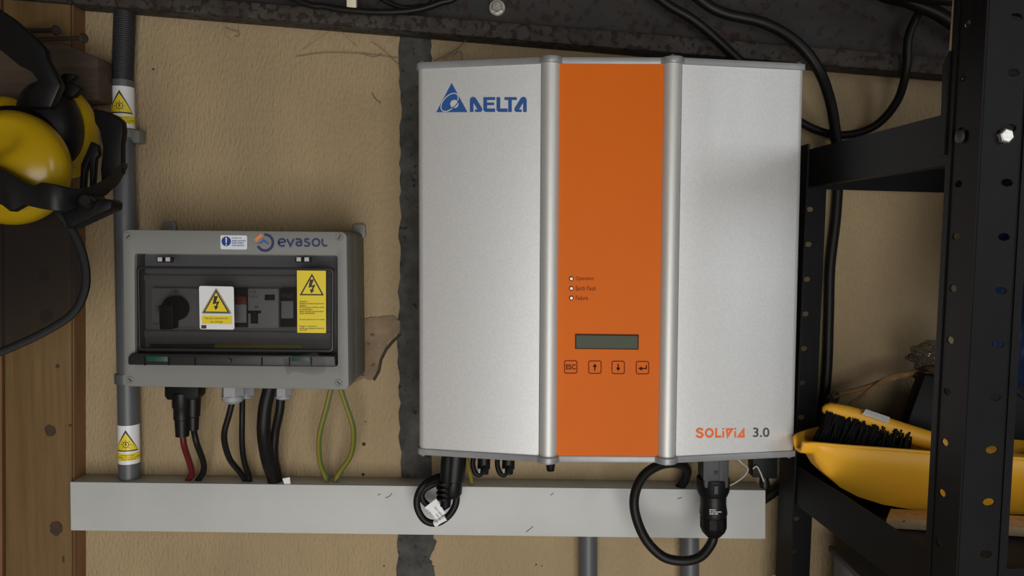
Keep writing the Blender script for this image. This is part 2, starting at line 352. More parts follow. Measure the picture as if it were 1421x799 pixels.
for a, b, lb in (((18, 43, -0.027), (78, 42, -0.062), 'shorter upper rusty nail sticking out of the pine post'), ((28, 55, -0.06), (116, 53, -0.085), 'longer lower rusty nail jutting out past the pine post')):
    A = at(*a); B = at(*b); n = thing('nail', A, lb, 'nail')
    MB().tube([A, B], 0.0026, 10, 0).build('shank', MT['nail'], n)
    d = (B-A).normalized(); MB().lathe(B-d*0.002, B+d*0.002, [(0, 0.0035), (0.4, 0.0058), (1, 0.0052)], 14).build('head', MT['nail'], n)

# ------------------------------------------------------------------ cable trunking, conduits
ft = F(-0.036)
tr = thing('cable_trunking', at(560, 745, -0.018), 'long white cable trunking running along the wall under the inverter', 'trunking')
MB().prism(ft, ft.uvs([(97.5, 669), (580, 674.5), (1062, 680.5), (1062, 747.5), (580, 741.5), (98, 735.5)])[::-1], -0.0358, -0.003).build('trunking_base', MT['trunk'], tr, bevel=0.0006)
MB().prism(ft, ft.uvs([(97, 668.5), (1062.5, 680), (1062.5, 748), (98, 736)])[::-1], -0.003, 0.0).build('trunking_lid', MT['trunk'], tr, bevel=0.001)
for a in ([(535, 691), (541, 688), (544, 684)], [(524, 687), (528, 685)], [(940, 692), (946, 690)], [(730, 738), (740, 730)], [(764, 687), (768, 684)]):
    MB().ribbon(ft, ft.uvs(a), 0.0009, 0, 0.0002).build('scuff_mark', MT['dgrey'], tr)
def conduit(name, a, b, r, label, cat='conduit'):
    return tag(MB().tube([a, b], r, 24, 0).build(name, MT['pipe']), label, cat)
for xa, xb, lb in ((816, 815.5, 'short grey conduit below the trunking, under the orange panel'), (957, 957, 'short grey conduit below the trunking, behind the looped thick cable')):
    conduit('conduit_pipe', at(xa, 738, -0.018), at(xb, 2000, -0.018), 13.2*PX(-0.018), lb)
PY = -0.017
cp = thing('conduit_pipe', at(180, 672, PY), 'tall grey conduit with two yellow warning stickers beside the grey enclosure', 'conduit')
PA, PB = at(171.5, 182, PY), at(180, 671, PY); PR = 14.2*PX(PY)
MB().tube([PA, PB], PR, 28, 0).build('pipe', MT['pipe'], cp)
SA, SB = at(169.8, 112, PY), at(171.5, 186, PY)
MB().lathe(SA, SB, [(0, PR*0.9), (0.0, PR*1.04), (0.98, PR*1.04), (1, PR*1.0)], 28).build('sleeve', MT['pipe'], cp)
ca, cb2 = at(171.5, 180, PY), at(172, 192, PY)
k = MB().lathe(ca, cb2, [(0, PR*1.0), (0, PR*1.16), (1, PR*1.16), (1, PR*1.0)], 28)
fc = F(PY); k.prism(fc, fc.uvs([(184, 181), (196, 182), (196, 198), (188, 199), (184, 192)])[::-1], -0.012, 0.006); k.build('clamp', MT['clamp'], cp, bevel=0.0005)
MB().lathe(at(175, 518, PY), at(175.3, 531, PY), [(0, PR*1.0), (0, PR*1.07), (1, PR*1.07), (1, PR*1.0)], 28).build('coupling', MT['pipe'], cp)
def wrap(mb, A, B, R, poly, off):           # lay a flat figure (angle deg, fraction down the pipe) round the pipe
    d = B-A; t = d.normalized(); u = Vector((1, 0, 0)); u = (u-t*u.dot(t)).normalized(); w = t.cross(u)
    if w.y > 0: w = -w
    dense = []
    for i in range(len(poly)):
        a, b = poly[i], poly[(i+1) % len(poly)]; n = max(1, int(abs(b[0]-a[0])/8))
        for q in range(n): dense.append((a[0]+(b[0]-a[0])*q/n, a[1]+(b[1]-a[1])*q/n))
    bm = bmesh.new(); vs = [bm.verts.new((a, b*100, 0)) for a, b in dense]; bm.faces.new(vs)
    for cut in range(-90, 181, 8):
        bmesh.ops.bisect_plane(bm, geom=bm.verts[:]+bm.edges[:]+bm.faces[:], plane_co=(cut+.01, 0, 0), plane_no=(1, 0, 0))
    bmesh.ops.triangulate(bm, faces=bm.faces[:]); bm.verts.index_update()
    V = []
    for v in bm.verts:
        a = math.radians(v.co.x); V.append(A + d*(v.co.y/100) + (u*math.sin(a)+w*math.cos(a))*(R+off))
    mb.add(V, [[x.index for x in f.verts] for f in bm.faces]); bm.free(); return mb
def pipe_sticker(A, B, R, q0, q1, lab):
    h = q1-q0; g = lambda pts: [(a, q0+b*h) for a, b in pts]
    s = wrap(MB(), A, B, R, g([(-60, 0), (112, 0), (112, 1), (-60, 1)]), 0.0002).build('sticker', MT['white'], cp, label=lab)
    m0 = 10
    tri = lambda m: g([(m0-0, 0.10+m*1.5), (m0+68-m*120, 0.66-m*0.6), (m0-68+m*120, 0.66-m*0.6)])
    wrap(MB(), A, B, R, tri(0.0), 0.0004).build('triangle_border', MT['ink'], s)
    wrap(MB(), A, B, R, tri(0.055), 0.0006).build('triangle', MT['yellow'], s)
    su = MB(); cx, cy = m0, 0.48
    cir = lambda r: [(cx+r*math.sin(t), cy+r*math.cos(t)*0.0048) for t in [i*math.pi/8 for i in range(16)]]
    wrap(su, A, B, R, g(cir(17)), 0.0007)
    su.build('sun_ring', MT['ink'], s); wrap(MB(), A, B, R, g(cir(13)), 0.0008).build('sun_disc', MT['yellow'], s)
    bo = MB(); wrap(bo, A, B, R, g([(cx-2, cy-.05), (cx+5, cy-.05), (cx+1, cy-.005), (cx+7, cy-.005), (cx-3, cy+.055), (cx-1, cy+.012), (cx-6, cy+.012)]), 0.0009)
    for t in range(8):
        a = t*math.pi/4; dx, dy = math.sin(a), math.cos(a)*0.0048; px_, py_ = math.cos(a)*1.6, -math.sin(a)*0.0048*1.6
        wrap(bo, A, B, R, g([(cx+dx*20+px_, cy+dy*20+py_), (cx+dx*27+px_, cy+dy*27+py_), (cx+dx*27-px_, cy+dy*27-py_), (cx+dx*20-px_, cy+dy*20-py_)]), 0.0007)
    bo.build('sun_symbol', MT['ink'], s)
    wrap(MB(), A, B, R, g([(-60, .72), (104, .72), (104, .90), (-60, .90)]), 0.0004).build('yellow_band', MT['yellow'], s)
    tx = MB(); d = B-A; t = d.normalized(); u = Vector((1, 0, 0)); u = (u-t*u.dot(t)).normalized(); w = t.cross(u); w = w if w.y < 0 else -w
    for body, a0, a1, y in (('ATTENTION', -20, 50, .765), ('Câbles courant continu', -40, 92, .815), ('sous tension', -15, 60, .865)):
        v, f = text_geo(body); V = []
        for p, q in v:
            a = math.radians(a0+(a1-a0)*p); V.append(A+d*(q0+h*(y-(q-0.5)*0.036))+(u*math.sin(a)+w*math.cos(a))*(R+0.0007))
        tx.add(V, f)
    tx.build('lettering', MT['ink'], s)
pipe_sticker(SA, SB, PR*1.04, 0.13, 0.90, 'white sticker with yellow sun triangle')
pipe_sticker(PA, PB, PR, 0.826, 0.937, 'white sticker with yellow sun triangle')
FA, FB = at(186, -390, PY), at(170, 114, PY); prof = []
NR = 168
for i in range(NR):
    q = i/NR; e = 1/NR; prof += [(q, PR*0.86), (q+.25*e, PR*1.0), (q+.65*e, PR*1.0), (q+.88*e, PR*0.86)]
tag(MB().lathe(FA, FB, prof, 24).build('corrugated_conduit', MT['flex'], smooth=20), 'dark grey corrugated conduit running up from the stickered pipe', 'conduit')

# ------------------------------------------------------------------ solar inverter
inv = thing('solar_inverter', (0, -0.08, ZC-0.2117), 'large silver solar inverter with an orange centre panel on the wall', 'inverter')
Z0, Z1 = ZC-0.2117, ZC+0.2117; HP = lambda z: Fr((0, 0, z), (1, 0, 0), (0, 1, 0))
XL, XR = -0.0655, 0.0602; DS, DC = -0.139, -0.1655
MB().box(-0.199, 0.199, -0.115, -0.012, Z0+0.006, Z1-0.006).build('body', MT['rim'], inv, bevel=0.002)
def side(sg, xp):
    xe = sg*0.2060
    return [(xe, -0.10), (xe, DS+0.006), (sg*0.2040, DS+0.001), (sg*0.2, DS-0.0012), (xp, DC), (xp, -0.10)]
pl = MB().prism(HP(0), side(-1, XL-0.010), Z0+0.006, Z1-0.006).build('side_panel', MT['silver'], inv, smooth=50, label='silver panel with blue logo')
pr = MB().prism(HP(0), side(1, XR+0.010), Z0+0.006, Z1-0.006).build('side_panel', MT['silver'], inv, smooth=50, label='silver panel with orange lettering')
pc = MB().box(XL+0.0085, XR-0.0085, DC-0.001, -0.10, Z0+0.006, Z1-0.006).build('centre_panel', MT['orange'], inv, label='orange control panel')
for xp in (XL, XR):
    MB().lathe((xp, DC+0.002, Z0+0.004), (xp, DC+0.002, Z1-0.004), [(0, 0.0098), (1, 0.0098)], 36).build('pillar', MT['alu'], inv, label='rounded aluminium pillar')
def cap_outline(e):
    o = [(-0.207-e, -0.02), (-0.207-e, DS+0.004), (-0.2045-e, DS-e), (-0.197, DS-0.0025-e)]
    for xp in (XL, XR):
        o += [(xp-0.0125, DC-e-(0.0005))] + [(xp+0.0115*math.cos(math.radians(a)), DC+0.001-0.0125*math.sin(math.radians(a))) for a in range(160, 10, -12)] + [(xp+0.0125, DC-e-0.0005)]
    o += [(0.197, DS-0.0025-e), (0.2045+e, DS-e), (0.207+e, DS+0.004), (0.207+e, -0.02)]
    return o
for za, zb in ((Z0, Z0+0.0068), (Z1-0.0068, Z1)):
    MB().prism(HP(0), cap_outline(0.0012), za, zb).build('end_rim', MT['rim'], inv, bevel=0.0007, label='dull grey end rim')
for x, y in ((-0.202, -0.132), (XL, DC+0.001), (XR, DC+0.001), (0.202, -0.132)):
    for zb, sg in ((Z1, 1), (Z0, -1)):
        p = Vector((x, y, zb)); n = Vector((0, 0, sg))
        MB().lathe(p-n*0.001, p+n*0.0036, [(0, 0.0036), (0.35, 0.0036), (0.7, 0.0028), (1, 0.0012)], 14).build('screw', MT['zinc'], inv, label='small bright screw')
p = at(764, 640, DC+0.012); MB().lathe(p+Vector((0, 0, 0.003)), p-Vector((0, 0, 0.0105)), [(0, 0.0052), (0.3, 0.0052), (0.95, 0.0042), (1, 0.0036)], 14).build('foot', MT['black'], inv, label='black rubber foot')
# printed matter on the panels
def sideframe(sg, xp):
    a = Vector((sg*0.2, DS-0.0012, 0)); b = Vector((xp, DC, 0))
    return Fr(a, (b-a) if sg < 0 else (a-b), (0, 0, 1))
fl, fr_ = sideframe(-1, XL-0.010), sideframe(1, XR+0.010)
q = zp(580, 90, 7.105); dl = MB()
pf = lambda fr, pts: fr.uvs(pts)[::-1]
lg = MB().face(fl, pf(fl, q([(333, 178), (180, 467), (490, 467)])), 0.0003)
for g in ([(512, 465), (512, 345), (522, 322), (545, 313), (570, 325), (636, 432), (632, 455), (618, 465), (562, 465), (562, 440), (588, 440), (548, 375), (548, 465)],
          [(645, 318), (762, 318), (762, 347), (682, 347), (682, 372), (752, 372), (752, 398), (682, 398), (682, 430), (762, 430), (762, 465), (665, 465), (645, 448)],
          [(775, 318), (812, 318), (812, 430), (885, 430), (885, 465), (795, 465), (775, 448)],
          [(853, 318), (975, 318), (975, 347), (926, 347), (926, 465), (890, 465), (890, 347), (853, 347)],
          [(1073, 465), (1073, 345), (1063, 322), (1040, 313), (1015, 325), (950, 432), (953, 455), (968, 465), (1024, 465), (1024, 440), (998, 440), (1037, 375), (1037, 465)]):
    lg.face(fl, pf(fl, q(g)), 0.0003)
lg.build('logo', MT['blue'], pl, smooth=0, label='blue triangle logo and DELTA lettering')
s_ = PX(DS)/7.105
lr = MB().ribbon(fl, fl.uvs(q(arc(313, 370, 108, 60, 0, 348, 36, -48))), 9*s_, 0.0004, 0.0006, True)
lr.face(fl, pf(fl, q(arc(360, 386, 41, 41, 0, 337, 15))), 0.0005); lr.build('logo_swirl', MT['logogrey'], pl, smooth=0)
MB().ribbon(fl, fl.uvs(q([(398, 352), (388, 385), (366, 410), (338, 428)])), 9*s_, 0.0006, 0.0008).build('logo_line', MT['blue'], pl, smooth=0)
q = zp(955, 585, 11.37); s_ = PX(-0.15)/11.37; so = MB(); rb = lambda pts, w=33, c=False: so.ribbon(fr_, fr_.uvs(q(pts)), w*s_, 0.0002, 0.0005, c)
rb([tuple(v) for v in crom([(229, 136), (205, 116), (165, 114), (137, 138), (160, 165), (205, 180), (228, 208), (205, 238), (160, 240), (127, 215)], 4)])
rb(arc(332, 177, 54, 61, 0, 344, 22), 33, True)
rb([(440, 102), (440, 236), (520, 236)])
for x in (553, 741): rb([(x, 150), (x, 250)], 30); rb([(x, 102), (x, 126)], 30)
rb([(608, 120), (690, 120), (622, 232)], 34, True); rb([(874, 122), (874, 234), (795, 234)], 34, True)
so.build('lettering', MT['oprint'], pr, smooth=0, label='orange SOLiViA lettering')
text(MB(), fr_, '3.0', 955+1022/11.37, 585+92/11.37, 955+1280/11.37, 585+242/11.37, 0.0004, 0.012).build('lettering', MT['gprint'], pr, smooth=0, label='charcoal 3.0 lettering')
fo = F(DC-0.001); tx = MB()
for y, body, x1, y0, y1 in ((386.6, 'Operation', 824, 383.6, 390.2), (400, 'Earth Fault', 827, 396.8, 403), (413.4, 'Failure', 816, 410.4, 416.3)):
    p = at(792.8, y, DC-0.001); k = PX(DC)
    i = MB().lathe(p, p+Vector((0, -0.0009, 0)), [(0, 3.3*k), (1, 3.1*k)], 18).build('indicator', MT['keyprint'], pc)
    MB().lathe(p, p+Vector((0, -0.0014, 0)), [(0, 2.1*k), (0.8, 2.1*k), (1, 1.2*k)], 14).build('lens', MT['led'], i)
    text(tx, fo, body, 799, y0, x1, y1, 0.0004, 0.0)
tx.build('lettering', MT['keyline'], pc, smooth=0)
d = MB().prism(fo, pf(fo, [(798, 463), (886.5, 464), (886, 485), (798, 484)]), -0.001, 0.0006).build('display', MT['lcdframe'], pc)
MB().prism(fo, pf(fo, [(799.6, 465), (884.6, 466), (884.4, 483.4), (799.6, 482.6)]), 0, 0.0009).build('screen', MT['lcd'], d)
for i, x in enumerate((792, 825.5, 857.8, 891.6)):
    y = 509+0.35*i; r = 8.6; out = round_poly([(x-r, y-r), (x+r, y-r), (x+r, y+r), (x-r, y+r)], 2.6, 3)
    b = MB().ribbon(fo, fo.uvs(out), 1.3*PX(DC), 0.0, 0.0005, True).build('button', MT['keyline'], pc)
    g = MB(); w = 1.7*PX(DC)
    if i == 0: text(g, fo, 'ESC', x-6.6, y-3.6, x+7, y+3.6, 0.0004, 0.02)
    elif i in (1, 2):
        s = -1 if i == 1 else 1
        g.ribbon(fo, fo.uvs([(x, y-s*5), (x, y+s*2)]), w, 0.0002, 0.0005)
        g.face(fo, fo.uvs([(x-3, y+s*0.3), (x+3, y+s*0.3), (x, y+s*5.2)]), 0.0005)
    else:
        g.ribbon(fo, fo.uvs([(x+5.2, y-3.6), (x+5.2, y+1.2), (x-2, y+1.2)]), w, 0.0002, 0.0005)
        g.face(fo, fo.uvs([(x-6, y+1.2), (x-1, y-1.8), (x-1, y+4.2)]), 0.0005)
    g.build('symbol', MT['keyprint'], b, smooth=0)

# ------------------------------------------------------------------ electrical enclosure
YB = -0.106; fB = F(YB)
enc = thing('electrical_enclosure', at(330, 537, -0.05), 'grey electrical enclosure with smoked window and warning stickers', 'enclosure')
out = round_poly(fB.uvs([(170, 318.5), (481, 321.5), (484, 541), (173.5, 536)]), 9*PX(YB), 5)
inn = round_poly(fB.uvs([(186.5, 352), (468, 354.5), (468.5, 508), (187.5, 505)]), 4*PX(YB), 5)
MB().ring(fB, out[::-1], inn[::-1], -0.037, 0.0).build('cover', MT['boxgrey'], enc, bevel=0.0012)
bo = [(a*0.992+0.008*-0.43, b) for a, b in out]
MB().prism(fB, bo[::-1], -0.1055, -0.0375).build('base', MT['boxside'], enc, bevel=0.001)
MB().prism(fB, inn[::-1], -0.0375, -0.026).build('inner_panel', MT['boxin'], enc)
for x, y in ((234.5, 313), (498, 317)):
    fT = F(-0.006); t = MB().prism(fT, pf(fT, round_poly([(x-9, y+14), (x-9, y-6), (x+9, y-6), (x+9, y+14)], 5, 3)), -0.005, 0).build('mounting_tab', MT['boxgrey'], enc, bevel=0.0006)
    MB().prism(fT, pf(fT, round_poly([(x-5, y+3), (x-5, y-3), (x+5, y-3), (x+5, y+3)], 3, 3)), 0, 0.0004).build('slot', MT['boxside'], t)
for x, y, a in ((178, 328, 40), (471, 329, 60), (180.5, 527, -45), (470, 531, -45)):
    p = at(x, y, YB); k = PX(YB); nn = Vector((0, -1, 0))
    s = MB().lathe(p+nn*-0.003, p+nn*0.0007, [(0, 5.6*k), (0.8, 5.6*k), (1, 5.0*k), (1, 4.2*k), (0.75, 3.8*k)], 18).build('screw', MT['boxgrey'], enc)
    fs = Fr(p, (math.cos(math.radians(a)), 0, math.sin(math.radians(a))), (-math.sin(math.radians(a)), 0, math.cos(math.radians(a))))
    MB().prism(fs, [(-3.0*k, -0.9*k), (3.0*k, -0.9*k), (3.0*k, 0.9*k), (-3.0*k, 0.9*k)], -0.001, 0.0004).build('slot', MT['dgrey'], s)
# devices behind the window
YP = YB+0.026; fP = F(YP)
def dev(name, pts, h, m, par=enc, h0=-0.001, **k): return MB().prism(fP, pf(fP, pts), h0, h).build(name, MT[m], par, bevel=0.0005, **k)
dev('mounting_strip', [(190, 381), (464, 383), (464, 391), (190, 389)], 0.003, 'boxin'); dev('mounting_strip', [(190, 458), (464, 461), (464, 470), (190, 467)], 0.003, 'boxin')
dev('wiring_strip', [(300, 477), (420, 478), (420, 483), (300, 482)], 0.004, 'yellow'); dev('wiring_strip', [(210, 477), (298, 477), (298, 482), (210, 482)], 0.004, 'dgrey')
sw = dev('rotary_switch', [(214, 399), (279, 400), (279, 452), (214, 452)], 0.006, 'plate', label='grey rotary isolator switch')
p = at(246, 427, YP-0.006); nn = Vector((0, -1, 0)); k = PX(YP)
kn = MB().lathe(p, p+nn*0.012, [(0, 17.5*k), (0.9, 17*k), (1, 15.5*k)], 32)
fK = F(YP-0.006); kn.prism(fK, pf(fK, round_poly([(229, 422), (249, 422), (248, 455), (230, 455)], 2, 2)), 0, 0.016); kn.build('knob', MT['black'], sw, bevel=0.0006)
tw = MB(); text(tw, fP, 'I IN', 240, 401, 250, 406, 0.0064); text(tw, fP, 'OFF', 220, 423, 227, 431, 0.0064); text(tw, fP, 'Switch', 216, 446, 229, 450, 0.0064); tw.build('lettering', MT['dgrey'], sw, smooth=0)
b1 = dev('surge_arrester', [(326, 399), (346, 399), (346, 453), (326, 453)], 0.006, 'black', label='black surge arrester with red label')
dev('label', [(328, 411), (344.5, 411), (344.5, 447), (328, 447)], 0.0064, 'pale', b1); dev('red_stripe', [(328, 411), (344.5, 411), (344.5, 422), (328, 422)], 0.0068, 'red', b1)
b2 = dev('circuit_breaker', [(347, 400), (389, 400), (389, 454), (347, 454)], 0.007, 'pale', label='white circuit breaker')
dev('lever_slot', [(347, 430), (365, 430), (365, 434), (361, 434), (361, 448), (351, 448), (351, 434), (347, 434)], 0.0074, 'black', b2); dev('toggle', [(352, 433), (359, 433), (359, 446), (352, 446)], 0.011, 'satin', b2)
dev('test_window', [(370, 408), (384, 408), (384, 416), (370, 416)], 0.0076, 'black', b2); dev('red_dot', [(356, 424), (361, 424), (361, 426), (356, 426)], 0.0076, 'red', b2)
tw = MB(); text(tw, fP, 'C16', 349, 403, 358, 406, 0.0074); text(tw, fP, '230 V', 349, 409, 361, 412, 0.0074); tw.build('lettering', MT['dgrey'], b2, smooth=0)
b3 = dev('surge_arrester', [(391, 399), (412, 399), (412, 453), (391, 453)], 0.006, 'black', label='black surge arrester with grey label')
dev('label', [(392.5, 417), (409, 417), (409, 441), (392.5, 441)], 0.0064, 'pale', b3); dev('label', [(392.5, 406), (409, 406), (409, 413), (392.5, 413)], 0.0064, 'dgrey', b3)
# window door, gasket frame, latch bar
wd = MB().prism(fB, pf(fB, [(188, 353), (467, 355.5), (467.5, 503), (188.5, 500)]), -0.005, -0.0035).build('window_door', MT['window'], enc, label='smoked transparent window')
o1 = round_poly(fB.uvs([(191, 369), (463.5, 371.5), (463, 488), (193, 486)]), 6*PX(YB), 4); i1 = round_poly(fB.uvs([(194, 372.5), (460, 375), (459.5, 484.5), (196, 482.5)]), 5*PX(YB), 4)
MB().ring(fB, o1[::-1], i1[::-1], -0.0035, 0.0028).build('window_frame', MT['latch'], wd, bevel=0.0005)
MB().prism(fB, i1[::-1], 0.0004, 0.0012).build('pane', MT['tape'], wd)
for x in (228.5, 421): 
    hg = MB().prism(fB, pf(fB, [(x-11, 356.5), (x+11, 356.8), (x+11, 364), (x-11, 363.6)]), -0.003, 0.0005).build('hinge', MT['black'], wd, bevel=0.0004)
    for e in (-6, 5): MB().prism(fB, pf(fB, [(x+e-3, 357), (x+e+3, 357), (x+e+3, 362.5), (x+e-3, 362.5)]), 0, 0.0014).build('hinge_pin', MT['plate'], hg)
lt = MB().prism(fB, pf(fB, round_poly([(186, 489), (466, 492), (467, 508), (181, 505), (181, 494)], 2, 2)), -0.004, 0.006).build('latch_bar', MT['latch'], enc, bevel=0.0012, label='smoked latch bar with green inserts')
for x0, x1, m in ((206, 236, 'green'), (406, 432, 'green')):
    MB().prism(fB, pf(fB, [(x0, 492.5), (x1, 493), (x1, 500.5), (x0, 500)]), 0.004, 0.0066).build('green_insert', MT[m], lt, bevel=0.0004)
for x in (205, 238, 274, 366, 404, 434): MB().prism(fB, pf(fB, [(x-.9, 494.5), (x+.9, 494.5), (x+.9, 505.5), (x-.9, 505.5)]), 0.004, 0.0072).build('rib', MT['black'], lt)
p = at(319, 500, YB-0.006); MB().lathe(p, p+nn*0.003, [(0, 3.5*PX(YB)), (1, 2.6*PX(YB))], 14).build('catch', MT['dgrey'], lt)
MB().prism(fB, pf(fB, [(396, 497), (440, 487), (452, 497), (455, 507), (452, 515), (440, 518.5), (422, 516), (408, 514), (402, 519), (398, 511)]), 0.0068, 0.0075).build('tape_strip', MT['tape'], enc, label='crumpled clear tape')
# stickers on the enclosure
def bolt_pts(cx, cy, s): return [(cx-0.28*s, cy-1.0*s), (cx+0.28*s, cy-1.0*s), (cx-0.02*s, cy-0.12*s), (cx+0.52*s, cy-0.28*s), (cx+0.16*s, cy+0.55*s), (cx+0.4*s, cy+0.5*s), (cx-0.08*s, cy+1.05*s), (cx-0.34*s, cy+0.4*s), (cx-0.1*s, cy+0.48*s), (cx+0.1*s, cy+0.06*s), (cx-0.5*s, cy+0.2*s)]
YS = 0.0013
st = MB().prism(fB, pf(fB, round_poly([(277, 396.5), (325, 397.5), (326, 457), (278, 456.5)], 3, 3)), YS-0.0001, YS+0.0004).build('sticker', MT['white'], enc, label='white sticker with yellow voltage triangle')
MB().face(fB, pf(fB, round_poly([(300.8, 398.5), (323, 435.5), (280, 435)], 3, 3)), YS+.0006).build('triangle_border', MT['olive'], st, smooth=0)
MB().face(fB, pf(fB, [(300.8, 402), (319.5, 433.8), (283, 433.4)]), YS+.0008).build('triangle_line', MT['ink'], st, smooth=0)
MB().face(fB, pf(fB, [(300.9, 405.5), (316.6, 432.2), (285.8, 431.8)]), YS+.0010).build('triangle', MT['yellow'], st, smooth=0)
MB().face(fB, pf(fB, bolt_pts(301, 420, 9.5)), YS+.0012).build('lightning_bolt', MT['ink'], st, smooth=0)
MB().face(fB, pf(fB, [(281, 437.5), (323, 438), (323, 449.5), (281.5, 449)]), YS+.0006).build('yellow_band', MT['yellow'], st, smooth=0)
tw = MB(); text(tw, fB, 'Ne pas manoeuvrer', 285.5, 439.8, 317.5, 443.2, YS+.0008); text(tw, fB, 'en charge', 293, 444.4, 310, 448.2, YS+.0008)
tw.build('lettering', MT['ink'], st, smooth=0)
MB().face(fB, pf(fB, [(280.2, 450.8), (287.4, 450.8), (287.4, 455.6), (280.2, 455.6)]), YS+.0006).build('maker_mark', MT['dgrey'], st, smooth=0)
st = MB().prism(fB, pf(fB, [(413.2, 375), (453.2, 375.5), (453.4, 461.5), (413.8, 461)]), YS+0.0018, YS+0.0022).build('sticker', MT['yellow'], enc, label='tall yellow voltage warning sticker')
MB().ribbon(fB, fB.uvs([(434, 381.2), (449, 408.6), (418.6, 408.4)]), 1.9*PX(YB), YS+.0022, YS+.0025, True).build('triangle', MT['ink'], st, smooth=0)
MB().face(fB, pf(fB, bolt_pts(434, 397, 9.5)), YS+.0025).build('lightning_bolt', MT['ink'], st, smooth=0)
tw = MB()
for body, x1, y in (('Attention:', 428, 417.8), ('Présence de deux sources de', 450.5, 420.6), ('tension :', 427, 423.4), ('Photovoltaïque et Réseau public', 451, 426.0), ('de distribution', 435, 428.6), ('Isoler les deux sources avant', 450, 431.4), ('toute intervention', 438, 434), ('Ne pas manoeuvrer en charge', 451.5, 442.8), ('Danger : conducteurs', 441, 452.2), ('actifs sous tension durant la', 451, 454.8), ('journée', 427, 457.6)):
    text(tw, fB, body, 417, y-1.1, x1, y+1.2, YS+.0025, 0.01)
tw.build('lettering', MT['ink'], st, smooth=0)
st = MB().prism(fB, pf(fB, round_poly([(306, 326.2), (343, 326.6), (343, 346.2), (306.2, 345.8)], 2, 2)), 0, 0.0004).build('sticker', MT['stickerblue'], enc, label='small pale sticker with blue disc')
MB().face(fB, fB.uvs(arc(314.2, 334.8, 6.6, 6.8, 0, 345, 23)), .0006).build('blue_disc', MT['bluesign'], st, smooth=0)
tw = MB().face(fB, pf(fB, [(313.1, 329.6), (315.3, 329.6), (314.9, 337.2), (313.5, 337.2)]), .0008); tw.face(fB, fB.uvs(arc(314.2, 339.6, 1, 1, 0, 330, 11)), .0008); tw.build('exclamation_mark', MT['stickerblue'], st, smooth=0)
tw = MB()
for body, x1, y in (('Couper les', 335, 330.2), ('deux sources', 341, 333.6), ('avant toute', 338, 336.8), ('intervention', 339, 340.2)): text(tw, fB, body, 322, y-1.3, x1, y+1.3, .0006, 0.012)
tw.build('lettering', MT['bluesign'], st, smooth=0)
q = zp(345, 315, 11.84); s_ = PX(YB)/11.84
rg = MB(); rb = lambda pts, w, c=False, m=None: rg.ribbon(fB, fB.uvs(q(pts)), w*s_, 0.0, 0.0004, c)
rb(arc(272, 255, 128, 132, -95, 155, 30), 42)
for g, c in (([tuple(v) for v in crom([(492, 262), (545, 250), (600, 240), (585, 205), (545, 195), (505, 215), (492, 255), (510, 295), (550, 312), (595, 298)], 4)], False),
             ([(632, 195), (688, 308), (745, 195)], False), ([tuple(v) for v in crom([(775, 205), (815, 195), (855, 208), (868, 245), (868, 310)], 4)], False), (arc(828, 275, 42, 32, 0, 340, 18), True),
             ([tuple(v) for v in crom([(998, 205), (965, 195), (930, 205), (930, 232), (965, 250), (998, 268), (992, 300), (960, 312), (915, 300)], 4)], False),
             (arc(1108, 253, 58, 58, 0, 344, 22), True), ([tuple(v) for v in crom([(1212, 195), (1212, 260), (1225, 298), (1255, 308), (1295, 300)], 4)], False)):
    rg.ribbon(fB, fB.uvs(q(g)), 31*s_, 0.0, 0.0004+(0.0002 if c else 0), c)
rg.build('logo_lettering', MT['navy'], enc, smooth=0, label='navy evasol logo lettering')
MB().ribbon(fB, fB.uvs(q([(112, 225), (165, 168), (222, 128)])), 52*s_, 0, 0.0004).build('logo_sun', MT['salmon'], enc, smooth=0)
MB().face(fB, pf(fB, q([(138, 270), (190, 255), (245, 192), (350, 282), (305, 280), (250, 240), (210, 275)])), 0.0005).build('logo_roof', MT['midblue'], enc, smooth=0)

# ------------------------------------------------------------------ cables and connectors under the enclosure
def cable(name, pts, rpx, label, m='rubber', cat='cable', group=None, n=12):
    P = [at(*p) for p in pts]; Y = sum(p[2] for p in pts)/len(pts)
    return tag(MB().tube(P, rpx*PX(Y), n, 8).build(name, MT[m]), label, cat, group)
YC = -0.055
def vlathe(mb, x0, y0, x1, y1, Y, prof, n=18): return mb.lathe(at(x0, y0, Y), at(x1, y1, Y), [(q, r*PX(Y)) for q, r in prof], n)
cn = thing('solar_connector', at(256, 600, YC), 'pair of black plug connectors hanging under the grey enclosure', 'connector')
MB().prism(F(YC), pf(F(YC), [(234, 532), (281, 532), (280.5, 547), (277, 552), (238, 552), (234.5, 547)]), -0.012, 0.012).build('socket_block', MT['black'], cn, bevel=0.001)
vlathe(MB(), 252, 545, 253, 605, YC-0.004, [(0, 13), (0.32, 13), (0.36, 11.5), (0.60, 11.5), (0.62, 10.2), (1, 9.2)]).build('plug', MT['satin'], cn)
vlathe(MB(), 268, 545, 268, 596, YC+0.002, [(0, 11), (0.62, 9.5), (0.65, 8.2), (1, 7.5)]).build('plug', MT['satin'], cn)
cable('cable', [(253, 600, YC-.004), (256, 620, YC), (264, 645, -.035), (266, 658, -.026), (260, 668, -.022), (259, 678, -.02)], 4.2, 'short dark red cable from the black plug into the trunking', 'redcable')
cable('cable', [(268, 592, YC+.002), (273, 615, YC), (282, 640, -.035), (282, 655, -.026), (274, 668, -.022), (273, 678, -.02)], 4.2, 'thin black cable beside the dark red one')
def gland(x, y0, y1, Y, r, label):
    g = thing('cable_gland', at(x, y1, Y), label, 'cable gland')
    vlathe(MB(), x, y0-6, x, y0+9, Y, [(0, r), (1, r)], 6).build('nut', MT['gland'], g, smooth=20)
    vlathe(MB(), x, y0+8, x, y1, Y, [(0, r*0.98), (0.6, r*0.95), (1, r*0.6)], 20).build('dome_cap', MT['gland'], g)
